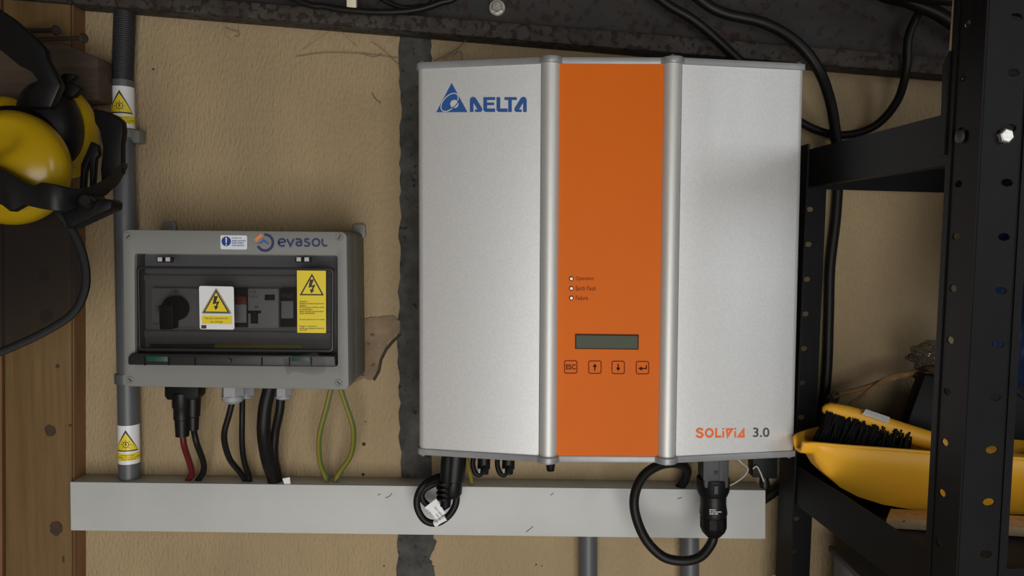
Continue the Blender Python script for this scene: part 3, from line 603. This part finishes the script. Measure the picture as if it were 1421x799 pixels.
gland(323, 541, 559, -0.075, 15.5, 'light grey cable gland nearest the black plug pair')
gland(340, 541, 552, -0.05, 12.5, 'light grey cable gland half hidden behind its neighbour')
gland(393, 541, 554, -0.05, 11.5, 'light grey cable gland behind the thickest black cable')
cable('cable', [(323, 555, -.075), (318, 575, -.075), (311, 605, -.07), (318, 635, -.05), (333, 655, -.03), (343, 670, -.02), (347, 680, -.02)], 4.2, 'bowed thin black cable from the light grey gland')
cable('cable', [(336.5, 548, -.05), (336, 580, -.055), (336, 615, -.05), (339, 640, -.04), (345, 660, -.026), (349, 680, -.02)], 4.0, 'straight thin black cable beside the bowed one')
cable('cable', [(375, 535, -.06), (368, 565, -.062), (366, 600, -.06), (371, 635, -.045), (379, 660, -.028), (384, 684, -.02)], 9.5, 'thick black cable dropping from the enclosure into the trunking')
cable('cable', [(390, 548, -.05), (388, 570, -.05), (382, 600, -.045), (380, 630, -.04), (384, 655, -.024), (388, 684, -.02)], 6.2, 'black cable tucked behind the thickest cable')
def earth(pts, label):
    P = [at(*p) for p in pts]; e = thing('earth_wire', P[-1], label, 'wire')
    Y = -0.045; r = 3.5*PX(Y)
    MB().tube(P, r, 12, 8).build('yellow_sheath', MT['gyc'], e)
    MB().tube([p+Vector((r*0.72, -r*0.45, 0)) for p in P], r*0.55, 8, 8).build('green_stripe', MT['gyg'], e)
earth([(460, 535, -.055), (453, 565, -.055), (443, 605, -.05), (444, 640, -.035), (452, 662, -.022), (456, 680, -.02)], 'green and yellow earth wire, the one nearer the thick cables')
earth([(471, 535, -.055), (480, 562, -.055), (490, 595, -.05), (487, 630, -.035), (470, 657, -.024), (459, 680, -.02)], 'green and yellow earth wire, the one bowing towards the inverter')
tag(MB().prism(F(-0.034), pf(F(-0.034), [(392, 664), (402, 662), (403, 671), (395, 673)]), -0.001, 0.0).build('plastic_flap', MT['white']), 'small torn white plastic flap where thick cable meets trunking', 'plastic flap')

# ------------------------------------------------------------------ plugs and leads under the inverter
YI = -0.085
pg = thing('plug_bundle', at(625, 712, YI), 'black plug with looped lead and white tag under the inverter corner', 'plug')
vlathe(MB(), 633, 628, 627, 690, YI, [(0, 15), (0.25, 15.5), (0.6, 15), (0.62, 13.5), (0.9, 13.5), (1, 9)], 18).build('plug_body', MT['satin'], pg)
vlathe(MB(), 622, 632, 618, 702, YI-0.006, [(0, 9), (0.1, 10), (0.55, 10), (0.6, 8.2), (1, 7.5)], 16).build('plug_body', MT['black'], pg)
for i in range(4): vlathe(MB(), 616, 668+i*7, 616, 671+i*7, YI-0.006, [(0, 9.5), (0, 10.8), (1, 10.8), (1, 9.5)], 12).build('grip_ring', MT['black'], pg)
YL = -0.075
MB().tube([at(*p) for p in ((634, 680, YL), (632, 700, YL), (622, 716, YL), (606, 725.5, YL), (590, 722, YL), (580, 707, YL), (579, 690, YL), (587, 674, YL), (602, 664, YL+.01), (622, 658, YL+.02))], 5.0*PX(YL), 12, 8).build('lead', MT['rubber'], pg)
MB().tube([at(*p) for p in ((622, 700, YL+.008), (610, 706, YL+.012), (597, 703, YL+.012), (586, 692, YL+.01), (588, 680, YL+.012), (604, 671, YL+.016), (622, 666, YL+.02))], 4.6*PX(YL), 12, 8).build('lead', MT['rubber'], pg)
ftg = F(YL-0.005)
tg = MB().prism(ftg, pf(ftg, [(589.5, 704), (605.5, 691.5), (618, 712), (604, 722)]), -0.0006, 0.0).build('tag', MT['white'], pg, label='white paper warning tag')
vlathe(MB(), 603, 726.5, 619, 717.5, YL, [(0, 5.6), (1, 5.6)], 16).build('tag_sleeve', MT['white'], pg, label='white printed sleeve')
def slant(mb, body, a, b, hpx, fr, h):
    v, f = text_geo(body); A = Vector(fr.uv(*a)); B = Vector(fr.uv(*b)); d = B-A; n = Vector((-d.y, d.x)).normalized()*hpx*PX(YL)
    mb.add([fr.w(*(A+d*x+n*y), h) for x, y in v], f)
tw = MB(); slant(tw, 'DISCONNECT', (608, 724), (594, 705.5), 2.6, ftg, .0003); slant(tw, 'UNDER LOAD', (616, 716), (604, 702.5), 2.6, ftg, .0003); slant(tw, 'DO NOT', (612, 720.5), (606.5, 712), 2.4, ftg, .0003)
tw.build('lettering', MT['ink'], tg, smooth=0)
for x, lb in ((668, 'black capped connector next to the looped plug bundle'), (702, 'black capped connector next to the pillar foot')):
    c = thing('capped_connector', at(x, 660, -0.07), lb, 'connector')
    vlathe(MB(), x+4, 628, x+3, 657, -0.07, [(0, 9), (0.75, 9), (0.8, 7.5), (1, 7)], 16).build('socket', MT['satin'], c)
    MB().tube([at(*p) for p in ((x-9, 628, -.075), (x-12, 642, -.078), (x-9, 655, -.08), (x-3, 659, -.08), (x+2, 654, -.078), (x+4, 646, -.075))], 3.6*PX(-.075), 10, 6).build('cap_strap', MT['black'], c)
    vlathe(MB(), x-3, 650, x-3, 656, -0.083, [(0, 2), (1, 1.5)], 10).build('pin', MT['gland'], c)
cable('earth_wire', [(648, 628, -.05), (649, 645, -.05), (653, 660, -.04), (655, 672, -.025), (656, 684, -.02)], 3, 'thin yellow earth wire behind the capped connectors', 'gyc', 'wire')
YA = -0.09
ac = thing('grid_connector', at(989, 742, YA), 'large black round connector plugged in under the inverter', 'connector')
MB().prism(F(YA), pf(F(YA), round_poly([(972, 626), (1007, 626), (1006, 672), (973, 672)], 4, 3)), -0.016, 0.016).build('socket', MT['dgrey'], ac, bevel=0.0015, label='dark grey ribbed socket')
sk = MB(); 
for x in (978, 1000): sk.prism(F(YA-.016), pf(F(YA-.016), [(x-2, 638), (x+2, 638), (x+2, 666), (x-2, 666)]), -0.001, 0.001)
sk.build('socket_rib', MT['dgrey'], ac)
MB().prism(F(YA-.016), pf(F(YA-.016), [(991, 653), (996, 653), (996, 658), (991, 658)]), 0, 0.0006).build('socket_hole', MT['hole'], ac)
vlathe(MB(), 989.5, 662, 989.5, 686, YA, [(0, 19), (0, 22.6), (0.35, 23), (0.75, 22.6), (1, 20)], 24).build('collar', MT['black'], ac)
MB().prism(F(YA-.020), pf(F(YA-.020), [(991, 674), (996, 674), (996, 685), (991, 685)]), -0.003, 0.001).build('release_tab', MT['dgrey'], ac)
bd = vlathe(MB(), 989.5, 685, 990, 716, YA, [(0, 18.5), (0.4, 18), (0.85, 19.5), (1, 18)], 24).build('body', MT['satin'], ac)
fA = F(YA-0.0172); tw = MB()
for body, x1, y in (('Notice:', 993, 707), ('Do not disconnect', 1001, 709.8), ('under load', 996, 712.4)): text(tw, fA, body, 984.5, y-1.0, x1, y+1.0, 0.0004, 0.015)
tw.build('lettering', MT['white'], bd, smooth=0, label='small white lettering')
vlathe(MB(), 990, 715.5, 990, 744, YA, [(0, 16), (0.02, 19), (0.5, 19), (0.75, 16), (1, 9.5)], 12).build('gland_nut', MT['black'], ac, smooth=20)
cable('cable', [(990, 736, YA), (988, 752, YA), (972, 772, YA-.004), (948, 778, YA-.006), (920, 772, YA-.004), (896, 748, YA), (882, 714, YA), (881, 686, YA+.004), (893, 660, YA+.012), (916, 645, YA+.022), (940, 643, -.055), (953, 651, -.042), (950, 666, -.03), (942, 678, -.022), (938, 690, -.02)], 6.8, 'thick black cable looping from the round connector back to the trunking')
dg = thing('signal_connector', at(1058, 676, -0.07), 'square black signal connector under the inverter near the shelf post', 'connector')
MB().prism(F(-.07), pf(F(-.07), [(1041, 628), (1075, 628), (1075, 661), (1041, 659)]), -0.01, 0.01).build('socket', MT['black'], dg, bevel=0.001)
vlathe(MB(), 1060, 655, 1061, 676, -.07, [(0, 6), (0.5, 6.5), (0.7, 7.5), (1, 6.8)], 14).build('rubber_cap', MT['satin'], dg)
MB().tube([at(*p) for p in ((1045, 650, -.081), (1050, 647, -.084), (1055, 655, -.083), (1060, 668, -.08))], 1.1*PX(-.08), 6, 6).build('tether', MT['wire'], dg)
cable('thin_wire', [(1000, 677, -.04), (1016, 672, -.05), (1032, 661, -.06), (1038, 650, -.065), (1028, 641, -.06), (1018, 630, -.06)], 1.1, 'thin frayed wire beside the square black connector', 'wire', 'wire', n=6)

# ------------------------------------------------------------------ cables at the top and behind the shelf
cable('cable', [(820, -420, -.05), (825, -200, -.05), (860, -55, -.05), (918, 0, -.05), (960, 26, -.05), (992, 52, -.045), (1022, 80, -.045), (1034, 92, -.042), (1044, 104, -.025), (1053, 118, -.009), (1060, 150, -.0063)], 6.2, 'black cable slanting down behind the inverter top edge')
cable('cable', [(870, -420, -.055), (880, -180, -.055), (925, -45, -.055), (970, -2, -.055), (1004, 18, -.055), (1060, 32, -.055), (1105, 58, -.05), (1135, 95, -.045), (1152, 140, -.03), (1160, 188, -.02), (1163, 240, -.013), (1160, 300, -.012), (1152, 370, -.012), (1150, 440, -.012), (1147, 520, -.012), (1138, 585, -.012), (1118, 640, -.012), (1092, 668, -.012), (1066, 688, -.014), (1050, 698, -.018)], 7.2, 'long black cable arching down past the inverter and behind the shelf post')
cable('cable', [(1380, -420, -.05), (1345, -120, -.05), (1300, -30, -.05), (1278, 12, -.05), (1261, 50, -.05), (1258, 95, -.045), (1245, 140, -.03), (1215, 174, -.015), (1175, 187, -.008), (1135, 181, -.008), (1095, 158, -.0056), (1060, 120, -.0056)], 5.6, 'black cable hanging in a U between beam and inverter')
cable('cable', [(1150, -420, -.06), (1165, -120, -.06), (1210, -20, -.06), (1262, 2, -.06), (1300, 18, -.065), (1335, 40, -.07), (1420, 90, -.075), (1600, 150, -.075), (2000, 190, -.075)], 9.5, 'thick black cable at the beam end near the shelf post')
cable('cable', [(1110, -420, -.085), (1120, -110, -.085), (1180, -25, -.085), (1240, -10, -.085), (1310, -2, -.09), (1400, 10, -.09), (1600, 60, -.095), (2000, 100, -.095)], 9, 'black cable crossing the top edge near the shelf post')
cable('cable', [(240, -420, -.05), (260, -150, -.05), (330, -42, -.05), (420, 3, -.05), (450, 9, -.05), (480, 14, -.05), (530, 17, -.05), (575, 14, -.05), (610, 4, -.05), (640, -12, -.05), (690, -100, -.05), (700, -420, -.05)], 4.5, 'black cable resting on the beam flange above the mortar seam')
cable('cable', [(440, -420, -.036), (450, -140, -.036), (500, -30, -.036), (545, 6, -.036), (580, 9, -.036), (605, -6, -.036), (640, -110, -.036), (650, -420, -.036)], 3.5, 'thinner black cable dipping over the beam web')
tag(MB().prism(F(-.052), pf(F(-.052), [(478, -200), (493, -200), (494, 13), (481, 12)]), -0.008, 0).build('plastic_strip', MT['cream'], bevel=0.0006), 'cream plastic strip hanging over the beam', 'strip')
def strands(name, label, lst):
    mb = MB()
    for pts, r in lst: mb.tube([at(*p) for p in pts], r*0.55*PX(0), 5, 5)
    return tag(mb.build(name, MT['web']), label, 'cobweb', kind='stuff')
strands('cobweb', 'dusty cobweb strands under the beam beside the mortar seam', [([(412, 78, -.003), (450, 73, -.005), (500, 74, -.004), (552, 80, -.003)], .8), ([(515, 57, -.012), (530, 68, -.01), (545, 82, -.004), (556, 92, -.003)], .9), ([(470, 41, -.03), (485, 55, -.012), (495, 65, -.006)], .5), ([(500, 74, -.004), (520, 79, -.004), (530, 74, -.003)], .7), ([(420, 68, -.003), (450, 48, -.02), (462, 40, -.033)], .4)])
strands('cobweb', 'dusty cobweb strands on the inverter top edge', [([(602, 84, -.05), (620, 76, -.03), (636, 66, -.012), (646, 56, -.03)], 1.1), ([(614, 82, -.05), (630, 74, -.03), (640, 72, -.02), (641, 83, -.05)], .9), ([(628, 80, -.04), (634, 72, -.025), (636, 66, -.02)], .7)])
strands('cobweb', 'small curled dust thread under the beam near the corrugated pipe', [([(312, 38, -.005), (322, 42, -.005), (330, 44, -.006), (331, 50, -.004), (326, 50, -.003)], .8), ([(314, 38, -.005), (312, 48, -.004), (320, 55, -.003)], .4)])
strands('dust_thread', 'short curved dust thread on the wall beside the mortar seam', [([(516, 129, -.002), (521, 137, -.002), (528, 143, -.002)], 1.0)])

# ------------------------------------------------------------------ shelving unit
XS = CAM.x+0.352; zc = CAM.z
YF = -0.386
sh = thing('shelving_unit', (XS, YF, zc), 'black slotted steel shelving unit standing against the wall', 'shelving')
PITCHH = 0.0415
def slotted(mb, o, u, v, nrm, w, z0, z1, hx, hw, hh, th, zoff):
    # vertical perforated strip: o origin, u across, v up, thickness th along nrm, slots at hx from the edge
    fr = lambda a, b, h: o + u*a + v*b + nrm*h
    z = z0 + zoff
    zs = [z0]
    segs = []
    while z + PITCHH/2 < z1: segs.append(z); z += PITCHH
    for zc_ in segs:
        a, b = zc_-PITCHH/2, zc_+PITCHH/2
        if a < z0: a = z0
        rect = [(0, a), (hx, a), (w, a), (w, zc_), (w, b), (hx, b), (0, b), (0, zc_)]
        slot = [(hx-hw*.7, zc_-hh*.7), (hx, zc_-hh), (hx+hw*.7, zc_-hh*.7), (hx+hw, zc_), (hx+hw*.7, zc_+hh*.7), (hx, zc_+hh), (hx-hw*.7, zc_+hh*.7), (hx-hw, zc_)]
        V = [fr(p, q, h) for h in (0, th) for Lp in (rect, slot) for p, q in Lp]; f = []
        for i in range(8):
            j = (i+1) % 8
            f += [(16+i, 16+j, 24+j, 24+i), (j, i, 8+i, 8+j), (8+j, 8+i, 24+i, 24+j)]
            if i in (2, 3): f.append((i, j, 16+j, 16+i))
            if i in (6, 7): f.append((i, j, 16+j, 16+i))
        mb.add(V, f)
    return segs
X_, Y_, Zv = Vector((1, 0, 0)), Vector((0, 1, 0)), Vector((0, 0, 1))
# front post: front flange towards the camera with ribs, side flange running back
zb = at(1355, 697, YF).z
p = MB()
lo, hi = 0.03, zc+0.40
off = ((zb-lo) % PITCHH)
slotted(p, Vector((XS+0.0125, YF+0.0018, 0)), X_, Zv, -Y_, 0.0215, lo, hi, 0.0115, 0.0052, 0.0032, 0.0014, off)
p.box(XS, XS+0.0125, YF-0.0012, YF+0.0010, lo, hi); p.box(XS+0.034, XS+0.0405, YF-0.0012, YF+0.0010, lo, hi)
slotted(p, Vector((XS+0.0016, YF+0.012, 0)), Y_, Zv, -X_, 0.0215, lo, hi, 0.0115, 0.0048, 0.0032, 0.0014, off)
p.box(XS-0.0010, XS+0.0012, YF-0.0012, YF+0.012, lo, hi); p.box(XS-0.0010, XS+0.0012, YF+0.0335, YF+0.040, lo, hi)
p.build('front_post', MT['shelf'], sh, smooth=20, label='slotted black upright nearest the camera')
# back post
YBK = -0.05; p = MB(); zb = at(1107, 765, YBK).z; off = ((zb-lo) % PITCHH)
slotted(p, Vector((XS+0.009, YBK-0.0014, 0)), X_, Zv, -Y_, 0.026, lo, zc+0.112, 0.0125, 0.0046, 0.0032, 0.0014, (zb-(lo)) % PITCHH)
p.box(XS, XS+0.009, YBK-0.003, YBK, lo, zc+0.112); p.box(XS+0.035, XS+0.0405, YBK-0.003, YBK, lo, zc+0.112)
p.box(XS-0.001, XS+0.0012, YBK-0.040, YBK-0.0, lo, zc+0.112)
p.build('back_post', MT['shelf'], sh, smooth=20, label='slotted black upright against the wall')
XE = XS+0.95
def shelf(z0, z1, zbd):
    b = MB().box(XS+0.003, XE, YF+0.004, YBK-0.004, zbd-0.006, zbd).build('shelf_board', MT['board'], sh, label='dusty dark shelf board')
    MB().box(XS+0.0016, XS+0.003, YF+0.002, YBK-0.003, z0, z1).box(XS+0.003, XS+0.012, YF+0.002, YBK-0.004, z0, z0+0.0015).build('side_rail', MT['shelf'], sh)
    MB().box(XS+0.002, XE, YBK-0.0055, YBK-0.004, z0, z1).build('back_rail', MT['shelf'], sh)
    MB().box(XS+0.002, XE, YF+0.0025, YF+0.004, z0, z1).build('front_rail', MT['shelf'], sh)
shelf(zc+0.064, zc+0.106, zc+0.098)
shelf(zc-0.302, zc-0.256, zc-0.292)
shelf(zc-0.672, zc-0.626, zc-0.634)
gz = Fr((XS-0.0015, 0, 0), (0, -1, 0), (0, 0, 1))
g0 = [(-YF-0.03, zc+0.075), (-YF-0.001, zc+0.075), (-YF-0.001, zc+0.17), (-YF-0.012, zc+0.158), (-YF-0.05, zc+0.10)]
MB().prism(gz, [(0.386-0.046, zc+0.072), (0.386-0.04, zc+0.072), (0.386-0.04, zc+0.155), (0.386-0.048, zc+0.145)], -0.0012, 0.0012).build('gusset', MT['shelf'], sh)
for x, y, nrm, Yb in ((1392, 188, Vector((0, -1, 0)), YF-0.0014),):
    c = at(x, y, Yb)
    MB().lathe(c, c+nrm*0.0045, [(0, 0.0056), (0.85, 0.0056), (1, 0.0046)], 6, 0.3).build('bolt', MT['zinc'], sh, smooth=20, label='bright hex bolt')
c = Vector((XS-0.001, YF+0.022, at(1342, 189, YF+0.02).z)); MB().lathe(c, c-X_*0.003, [(0, 0.0052), (0.6, 0.005), (1, 0.003)], 14).build('bolt', MT['dgrey'], sh)
sh.rotation_euler = (0, math.radians(1.0), math.radians(4.3))

# ------------------------------------------------------------------ things on and under the shelf
ZB = zc-0.292
YN, YR = -0.175, -0.085
def pan():
    secs = [(1113, 612, 626), (1122, 612, 628), (1136, 613, 630), (1143, 614, 644), (1154, 615, 658), (1178, 617, 680), (1205, 619, 694), (1240, 622, 705), (1280, 625, 712), (1320, 628, 716), (1380, 632, 719), (1440, 636, 719), (1490, 640, 716), (1515, 642, 690)]
    V = []; n = 15
    for x, yt, yb in secs:
        T = at(x, yt, YN); Bm = at(x, yb, YN); dz = T.z-Bm.z; D0 = abs(YR-YN); D = D0*min(1, 0.22+0.78*max(0, (x-1113)/75)**0.8) if x < 1188 else D0
        for k in range(n):
            t = k/(n-1)*2-1; s = abs(t)
            prof = 1-(1-max(0, (s-0.62)/0.38)**1.0) if s > 0.62 else 0.0
            V.append(Vector((T.x, YN+D/2+t*D/2*(0.97+0.03*prof), Bm.z+dz*prof)))
    F_ = [[i*n+k, (i+1)*n+k, (i+1)*n+k+1, i*n+k+1] for i in range(len(secs)-1) for k in range(n-1)]
    F_.append([(len(secs)-1)*n+k for k in range(n)])
    return V, F_
dp = thing('dustpan', (at(1300, 709, YN).x, (YN+YR)/2, ZB), 'yellow plastic dustpan lying on the lower black shelf', 'dustpan')
V, F_ = pan(); mn = min(v.z for v in V); V = [v+Vector((0, 0, ZB+0.003-mn)) if False else v for v in V]
o = MB().add(V, F_).build('pan', MT['ylw'], dp, smooth=60)
md = o.modifiers.new('wall', 'SOLIDIFY'); md.thickness = 0.0028; md.offset = 1.0
rp = [at(x, y, YN-.002) for x, y in ((1114, 616), (1136, 616), (1178, 619.5), (1240, 624), (1320, 630), (1440, 638), (1500, 643))]
MB().tube(rp, 2.6*PX(YN), 8, 6).build('rim', MT['ylw'], dp)
br = thing('hand_brush', at(1270, 620, -0.13), 'yellow hand brush with black bristles lying on the dustpan', 'brush')
YH = -0.125
hp = [(1142, 571), (1150, 569), (1175, 574), (1205, 583), (1240, 595), (1275, 607), (1300, 614), (1340, 624), (1400, 636), (1470, 648)]
rr = [3, 10, 11.5, 12, 13, 14, 13.5, 11, 9.5, 9]
MB().tube([at(x, y, YH) for x, y in hp], [r*PX(YH) for r in rr], 18, 6, flat=1.0).build('handle', MT['ylw'], br)
fh = Fr(at(1215, 574, YH-0.009), (at(1250, 586, YH)-at(1180, 563, YH)), (0.25, 0.55, 1))
st = MB()
MB().prism(Fr(at(1216, 576.5, YH-0.0095), (at(1240, 586, YH)-at(1200, 573, YH)).normalized(), Vector((0.1, 0.75, 0.6))), [(-0.016, -0.003), (0.014, -0.0035), (0.016, 0.003), (-0.012, 0.0035)], -0.002, 0.0012).build('paper_label', MT['white'], br, label='worn white paper label')
tf = MB()
for i in range(900):
    t = random.random(); bx = 1148+t*118; by = 573+t*30
    top = at(bx, by+random.uniform(-3, 5), YH+random.uniform(-.012, .016))
    L_ = 40-16*t; bot = at(bx-14+random.uniform(-9, 6)+6*t, by+L_+random.uniform(-5, 4), YH+random.uniform(-.018, .018))
    tf.tube([top, (top+bot)/2+Vector((random.uniform(-.001, .001), 0, 0)), bot], [0.0012, 0.0012, 0.0007], 4, 1)
b = tf.build('bristles', MT['bristle'], br); b['kind'] = 'stuff'
tag(MB().prism(Fr((0, 0, ZB+0.0005), (1, 0, 0), (0, 1, 0)), [(at(1237, 712, -.165).x, -.163), (at(1232, 712, -.2).x, -.197), (at(1232, 712, -.2).x+0.22, -.235), (at(1232, 712, -.2).x+0.22, -.195)], 0, 0.009).build('wood_offcut', MT['palewood'], bevel=0.0006), 'pale chipboard offcut beneath the yellow dustpan', 'offcut')
cd_ = thing('twisted_cord', at(1155, 552, -.05), 'brown twisted cord behind the hand brush', 'cord')
MB().tube([at(*p) for p in ((1150, 553, -.05), (1158, 549, -.05), (1200, 538, -.05), (1240, 524, -.05), (1285, 512, -.055), (1330, 500, -.06))], 4.0*PX(-.05), 8, 6).build('strand', MT['strap'], cd_)
MB().tube([at(*p) for p in ((1178, 562, -.052), (1200, 546, -.054), (1225, 527, -.054), (1245, 519, -.052), (1262, 520, -.05), (1285, 528, -.05))], 2.4*PX(-.05), 8, 6).build('strand', MT['strap'], cd_)
MB().tube([at(*p) for p in ((1152, 556, -.054), (1157, 545, -.058), (1163, 548, -.05), (1160, 557, -.046), (1153, 552, -.056))], 2.6*PX(-.05), 8, 6).build('knot', MT['dgrey'], cd_)
def crumple(p):
    a = 1+0.16*math.sin(7*p.x+3*p.z)+0.14*math.sin(9*p.z+5*p.y)+0.1*math.sin(13*p.y+4*p.x)
    return p*a
def bagfold(p):
    a = math.atan2(p.y, p.x); k = (1.12-0.72*max(0, p.z)**2)*(1+0.11*math.sin(7*a+4*p.z)+0.07*math.sin(13*a-6*p.z)*(0.4+abs(p.z))+0.05*math.sin(17*p.z+3*a))
    return Vector((p.x*k, p.y*k, p.z))
cb = at(1297, 496, -.07)
tag(MB().blob(cb, 0.024, 0.03, 0.017, fn=crumple, nu=36, nv=24).build('plastic_bag', MT['bagclear'], smooth=60), 'crumpled clear plastic bag peeking out behind the front shelf post', 'bag')
fbk = F(-.08); tag(MB().prism(fbk, pf(fbk, [(1258, 590), (1284, 519), (1560, 560), (1560, 690), (1262, 612)]), -0.02, 0).build('black_case', MT['black'], bevel=0.003), 'black case leaning behind the hand brush', 'case')  # widened to the right, out of view, to block side light behind the shelf
tag(MB().blob(at(1462, 395, -.20), 0.055, 0.07, 0.125, fn=bagfold, nu=72, nv=48).build('plastic_bag', MT['bluebag'], smooth=70), 'dark blue plastic bag hanging beyond the front shelf post', 'bag')
gb = thing('storage_box', (CAM.x+.52, -.19, zc-.634), 'grey plastic storage box under the lower black shelf', 'box')
MB().box(CAM.x+.378, CAM.x+.70, -.33, -.075, zc-.634, zc-.366).build('tub', MT['boxlt'], gb, bevel=0.004)
MB().box(CAM.x+.374, CAM.x+.704, -.334, -.071, zc-.366, zc-.358).build('lid', MT['boxlid'], gb, bevel=0.002)
cable('string', [(1070, 800, -.05), (1088, 796, -.05), (1106, 793, -.05), (1114, 772, -.05), (1121, 752, -.045)], 1.2, 'pale string caught on the back shelf post near the bottom', 'wire', 'string', n=6)
flp = Fr(at(1330, 70, -.34), (1, 0, 0), (0.10, 0, 1))
xl = at(1326, 40, -.30); 
fsv = F(-.30); tag(MB().prism(fsv, pf(fsv, [(1331, -60), (1346, -60), (1332, 176), (1314, 176)]), -0.006, 0).build('wooden_board', MT['palewood'], bevel=0.0005), 'thin pale wooden board standing on the upper shelf behind the front post', 'board')

# ------------------------------------------------------------------ earmuffs with face shield
em = thing('ear_defenders', at(40, 300, -0.17), 'yellow and black ear defenders with face shield hanging on the bracket board', 'ear defenders')
K1 = PX(-0.19)
def dish(p):
    # flattened front with a shallow oval dish facing the camera (-y)
    x, y, z = p; y2 = math.copysign(abs(y)**0.8, y)
    d2 = ((x+0.10)/0.62)**2+((z-0.42)/0.34)**2
    if y < 0: y2 += 0.34*math.exp(-d2**3*1.2)
    return Vector((x, y2, z))
rm = Matrix.Rotation(math.radians(-14), 3, 'Y')
MB().blob(at(16, 233, -0.185), 80*K1, 0.030, 79*K1, rot=rm, nu=48, nv=36, fn=dish).build('ear_cup', MT['muff'], em, smooth=60, label='yellow ear cup with oval dish')
MB().blob(at(20, 228, -0.158), 78*K1, 0.022, 84*K1, rot=rm, nu=40, nv=20).build('cup_backing', MT['black'], em, smooth=60)
MB().blob(at(70, 172, -0.125), 45*K1, 0.03, 64*K1, rot=Matrix.Rotation(math.radians(-12), 3, 'Y'), nu=40, nv=20).build('ear_cushion', MT['satin'], em, smooth=60, label='black ear cushion')
MB().blob(at(86, 182, -0.098), 48*PX(-.1), 0.03, 66*PX(-.1), rot=Matrix.Rotation(math.radians(-10), 3, 'Y'), nu=40, nv=20).build('ear_cup', MT['muff'], em, smooth=60, label='yellow ear cup facing away')
MB().blob(at(2, 152, -0.11), 34*PX(-.1), 0.012, 18*PX(-.1)).build('cup_edge', MT['muff'], em, smooth=60)
fh = F(-0.16)
MB().prism(fh, pf(fh, [(-60, -25), (0, 14), (18, 26), (36, 42), (52, 56), (62, 68), (65, 82), (76, 100), (84, 118), (70, 150), (40, 150), (36, 128), (52, 113), (42, 99), (24, 90), (10, 78), (0, 70), (-60, 30)]), -0.012, 0).build('headband', MT['satin'], em, bevel=0.003, label='padded black headband')
f3 = F(-0.13); MB().prism(f3, pf(f3, round_poly([(78, 108), (90, 101), (104, 103), (104, 107), (94, 112), (112, 122), (100, 135), (76, 130)], 3, 2)), -0.01, 0).build('clip', MT['black'], em, bevel=0.001)
f4 = F(-0.232)
carr = [(-40, 215), (0, 233), (26, 248), (46, 258), (57, 252), (76, 256), (100, 262), (125, 258), (148, 246), (162, 232), (170, 224), (170, 232), (158, 254), (138, 272), (112, 286), (88, 294), (58, 290), (32, 284), (14, 294), (0, 283), (-40, 275)]
carY = lambda x: -0.232+0.085*max(0, (x-70)/100)**1.6
top, low = carr[:11], carr[11:][::-1]
cm = MB()
xs_ = [-40+6*i for i in range(36)]
def interp(L, x):
    for (x0, y0), (x1, y1) in zip(L, L[1:]):
        if x0 <= x <= x1: return y0+(y1-y0)*(x-x0)/max(1e-6, x1-x0)
    return L[-1][1]
xs_ = [x for x in xs_ if x <= 170]; cols = []
for x in xs_:
    yt, yb = interp(top, x), interp(low, x); yb = max(yb, yt+1.5); Yv = carY(x)
    T, Bt = at(x, yt, Yv), at(x, yb, Yv); cols.append((T, Bt, Bt+Vector((0, 0.012, 0)), T+Vector((0, 0.012, 0))))
for c in cols: cm.v += [Vector(v) for v in c]
cm.f += [[i*4+k, i*4+(k+1) % 4, (i+1)*4+(k+1) % 4, (i+1)*4+k] for i in range(len(cols)-1) for k in range(4)]+[[3, 2, 1, 0], [len(cols)*4-4+k for k in range(4)]]
cm.build('visor_carrier', MT['satin'], em, bevel=0.0015, label='black curved visor carrier')
f5 = F(-0.15)
MB().prism(f5, pf(f5, [(128, 150), (146, 154), (160, 160), (169, 168), (170.5, 182), (168, 200), (168, 240), (140, 258), (139, 235), (142, 205), (138, 182), (131, 170)]), -0.012, 0).build('side_strap', MT['black'], em, bevel=0.002)
MB().prism(f5, pf(f5, [(112, 228), (126, 196), (135, 201), (137, 214), (132, 220), (129, 262), (124, 262), (124, 222), (118, 238), (116, 265), (110, 265)]), -0.008, 0).build('adjuster_arm', MT['black'], em, bevel=0.001)
f4 = F(-0.205)
MB().prism(f4, pf(f4, [(88, 292), (110, 280), (128, 270), (134, 272), (136, 280), (152, 276), (159, 280), (158, 290), (140, 298), (108, 313), (98, 318)]), -0.018, 0.006).build('pivot_bracket', MT['black'], em, bevel=0.0015)
p = at(121, 281, -0.211); MB().lathe(p, p+Vector((0.003, -0.010, 0.002)), [(0, 11*K1), (0.6, 10.5*K1), (1, 7*K1)], 22).build('knob', MT['satin'], em)
vo = Vector(at(80, 400, -0.15)); fv = Fr(vo, Vector((1, 0.35, 0)), (0, 0.06, 1))
vp = [(74, 290), (86, 304), (100, 322), (112, 348), (118.5, 375), (118.5, 400), (110, 424), (94, 442), (62, 461), (30, 476), (0, 488), (-60, 508), (-150, 515), (-188, 490), (-198, 400), (-190, 310)]
MB().ribbon(fv, [tuple(v) for v in crom(fv.uvs(vp), 5)], 11*K1, -0.004, 0.004).build('visor_edge', MT['black'], em, bevel=0.0012, label='black visor edge')
MB().prism(fv, fv.uvs(vp)[::-1], -0.0006, 0.0006).build('visor_screen', MT['visor'], em, smooth=0, label='dark see-through mesh visor')
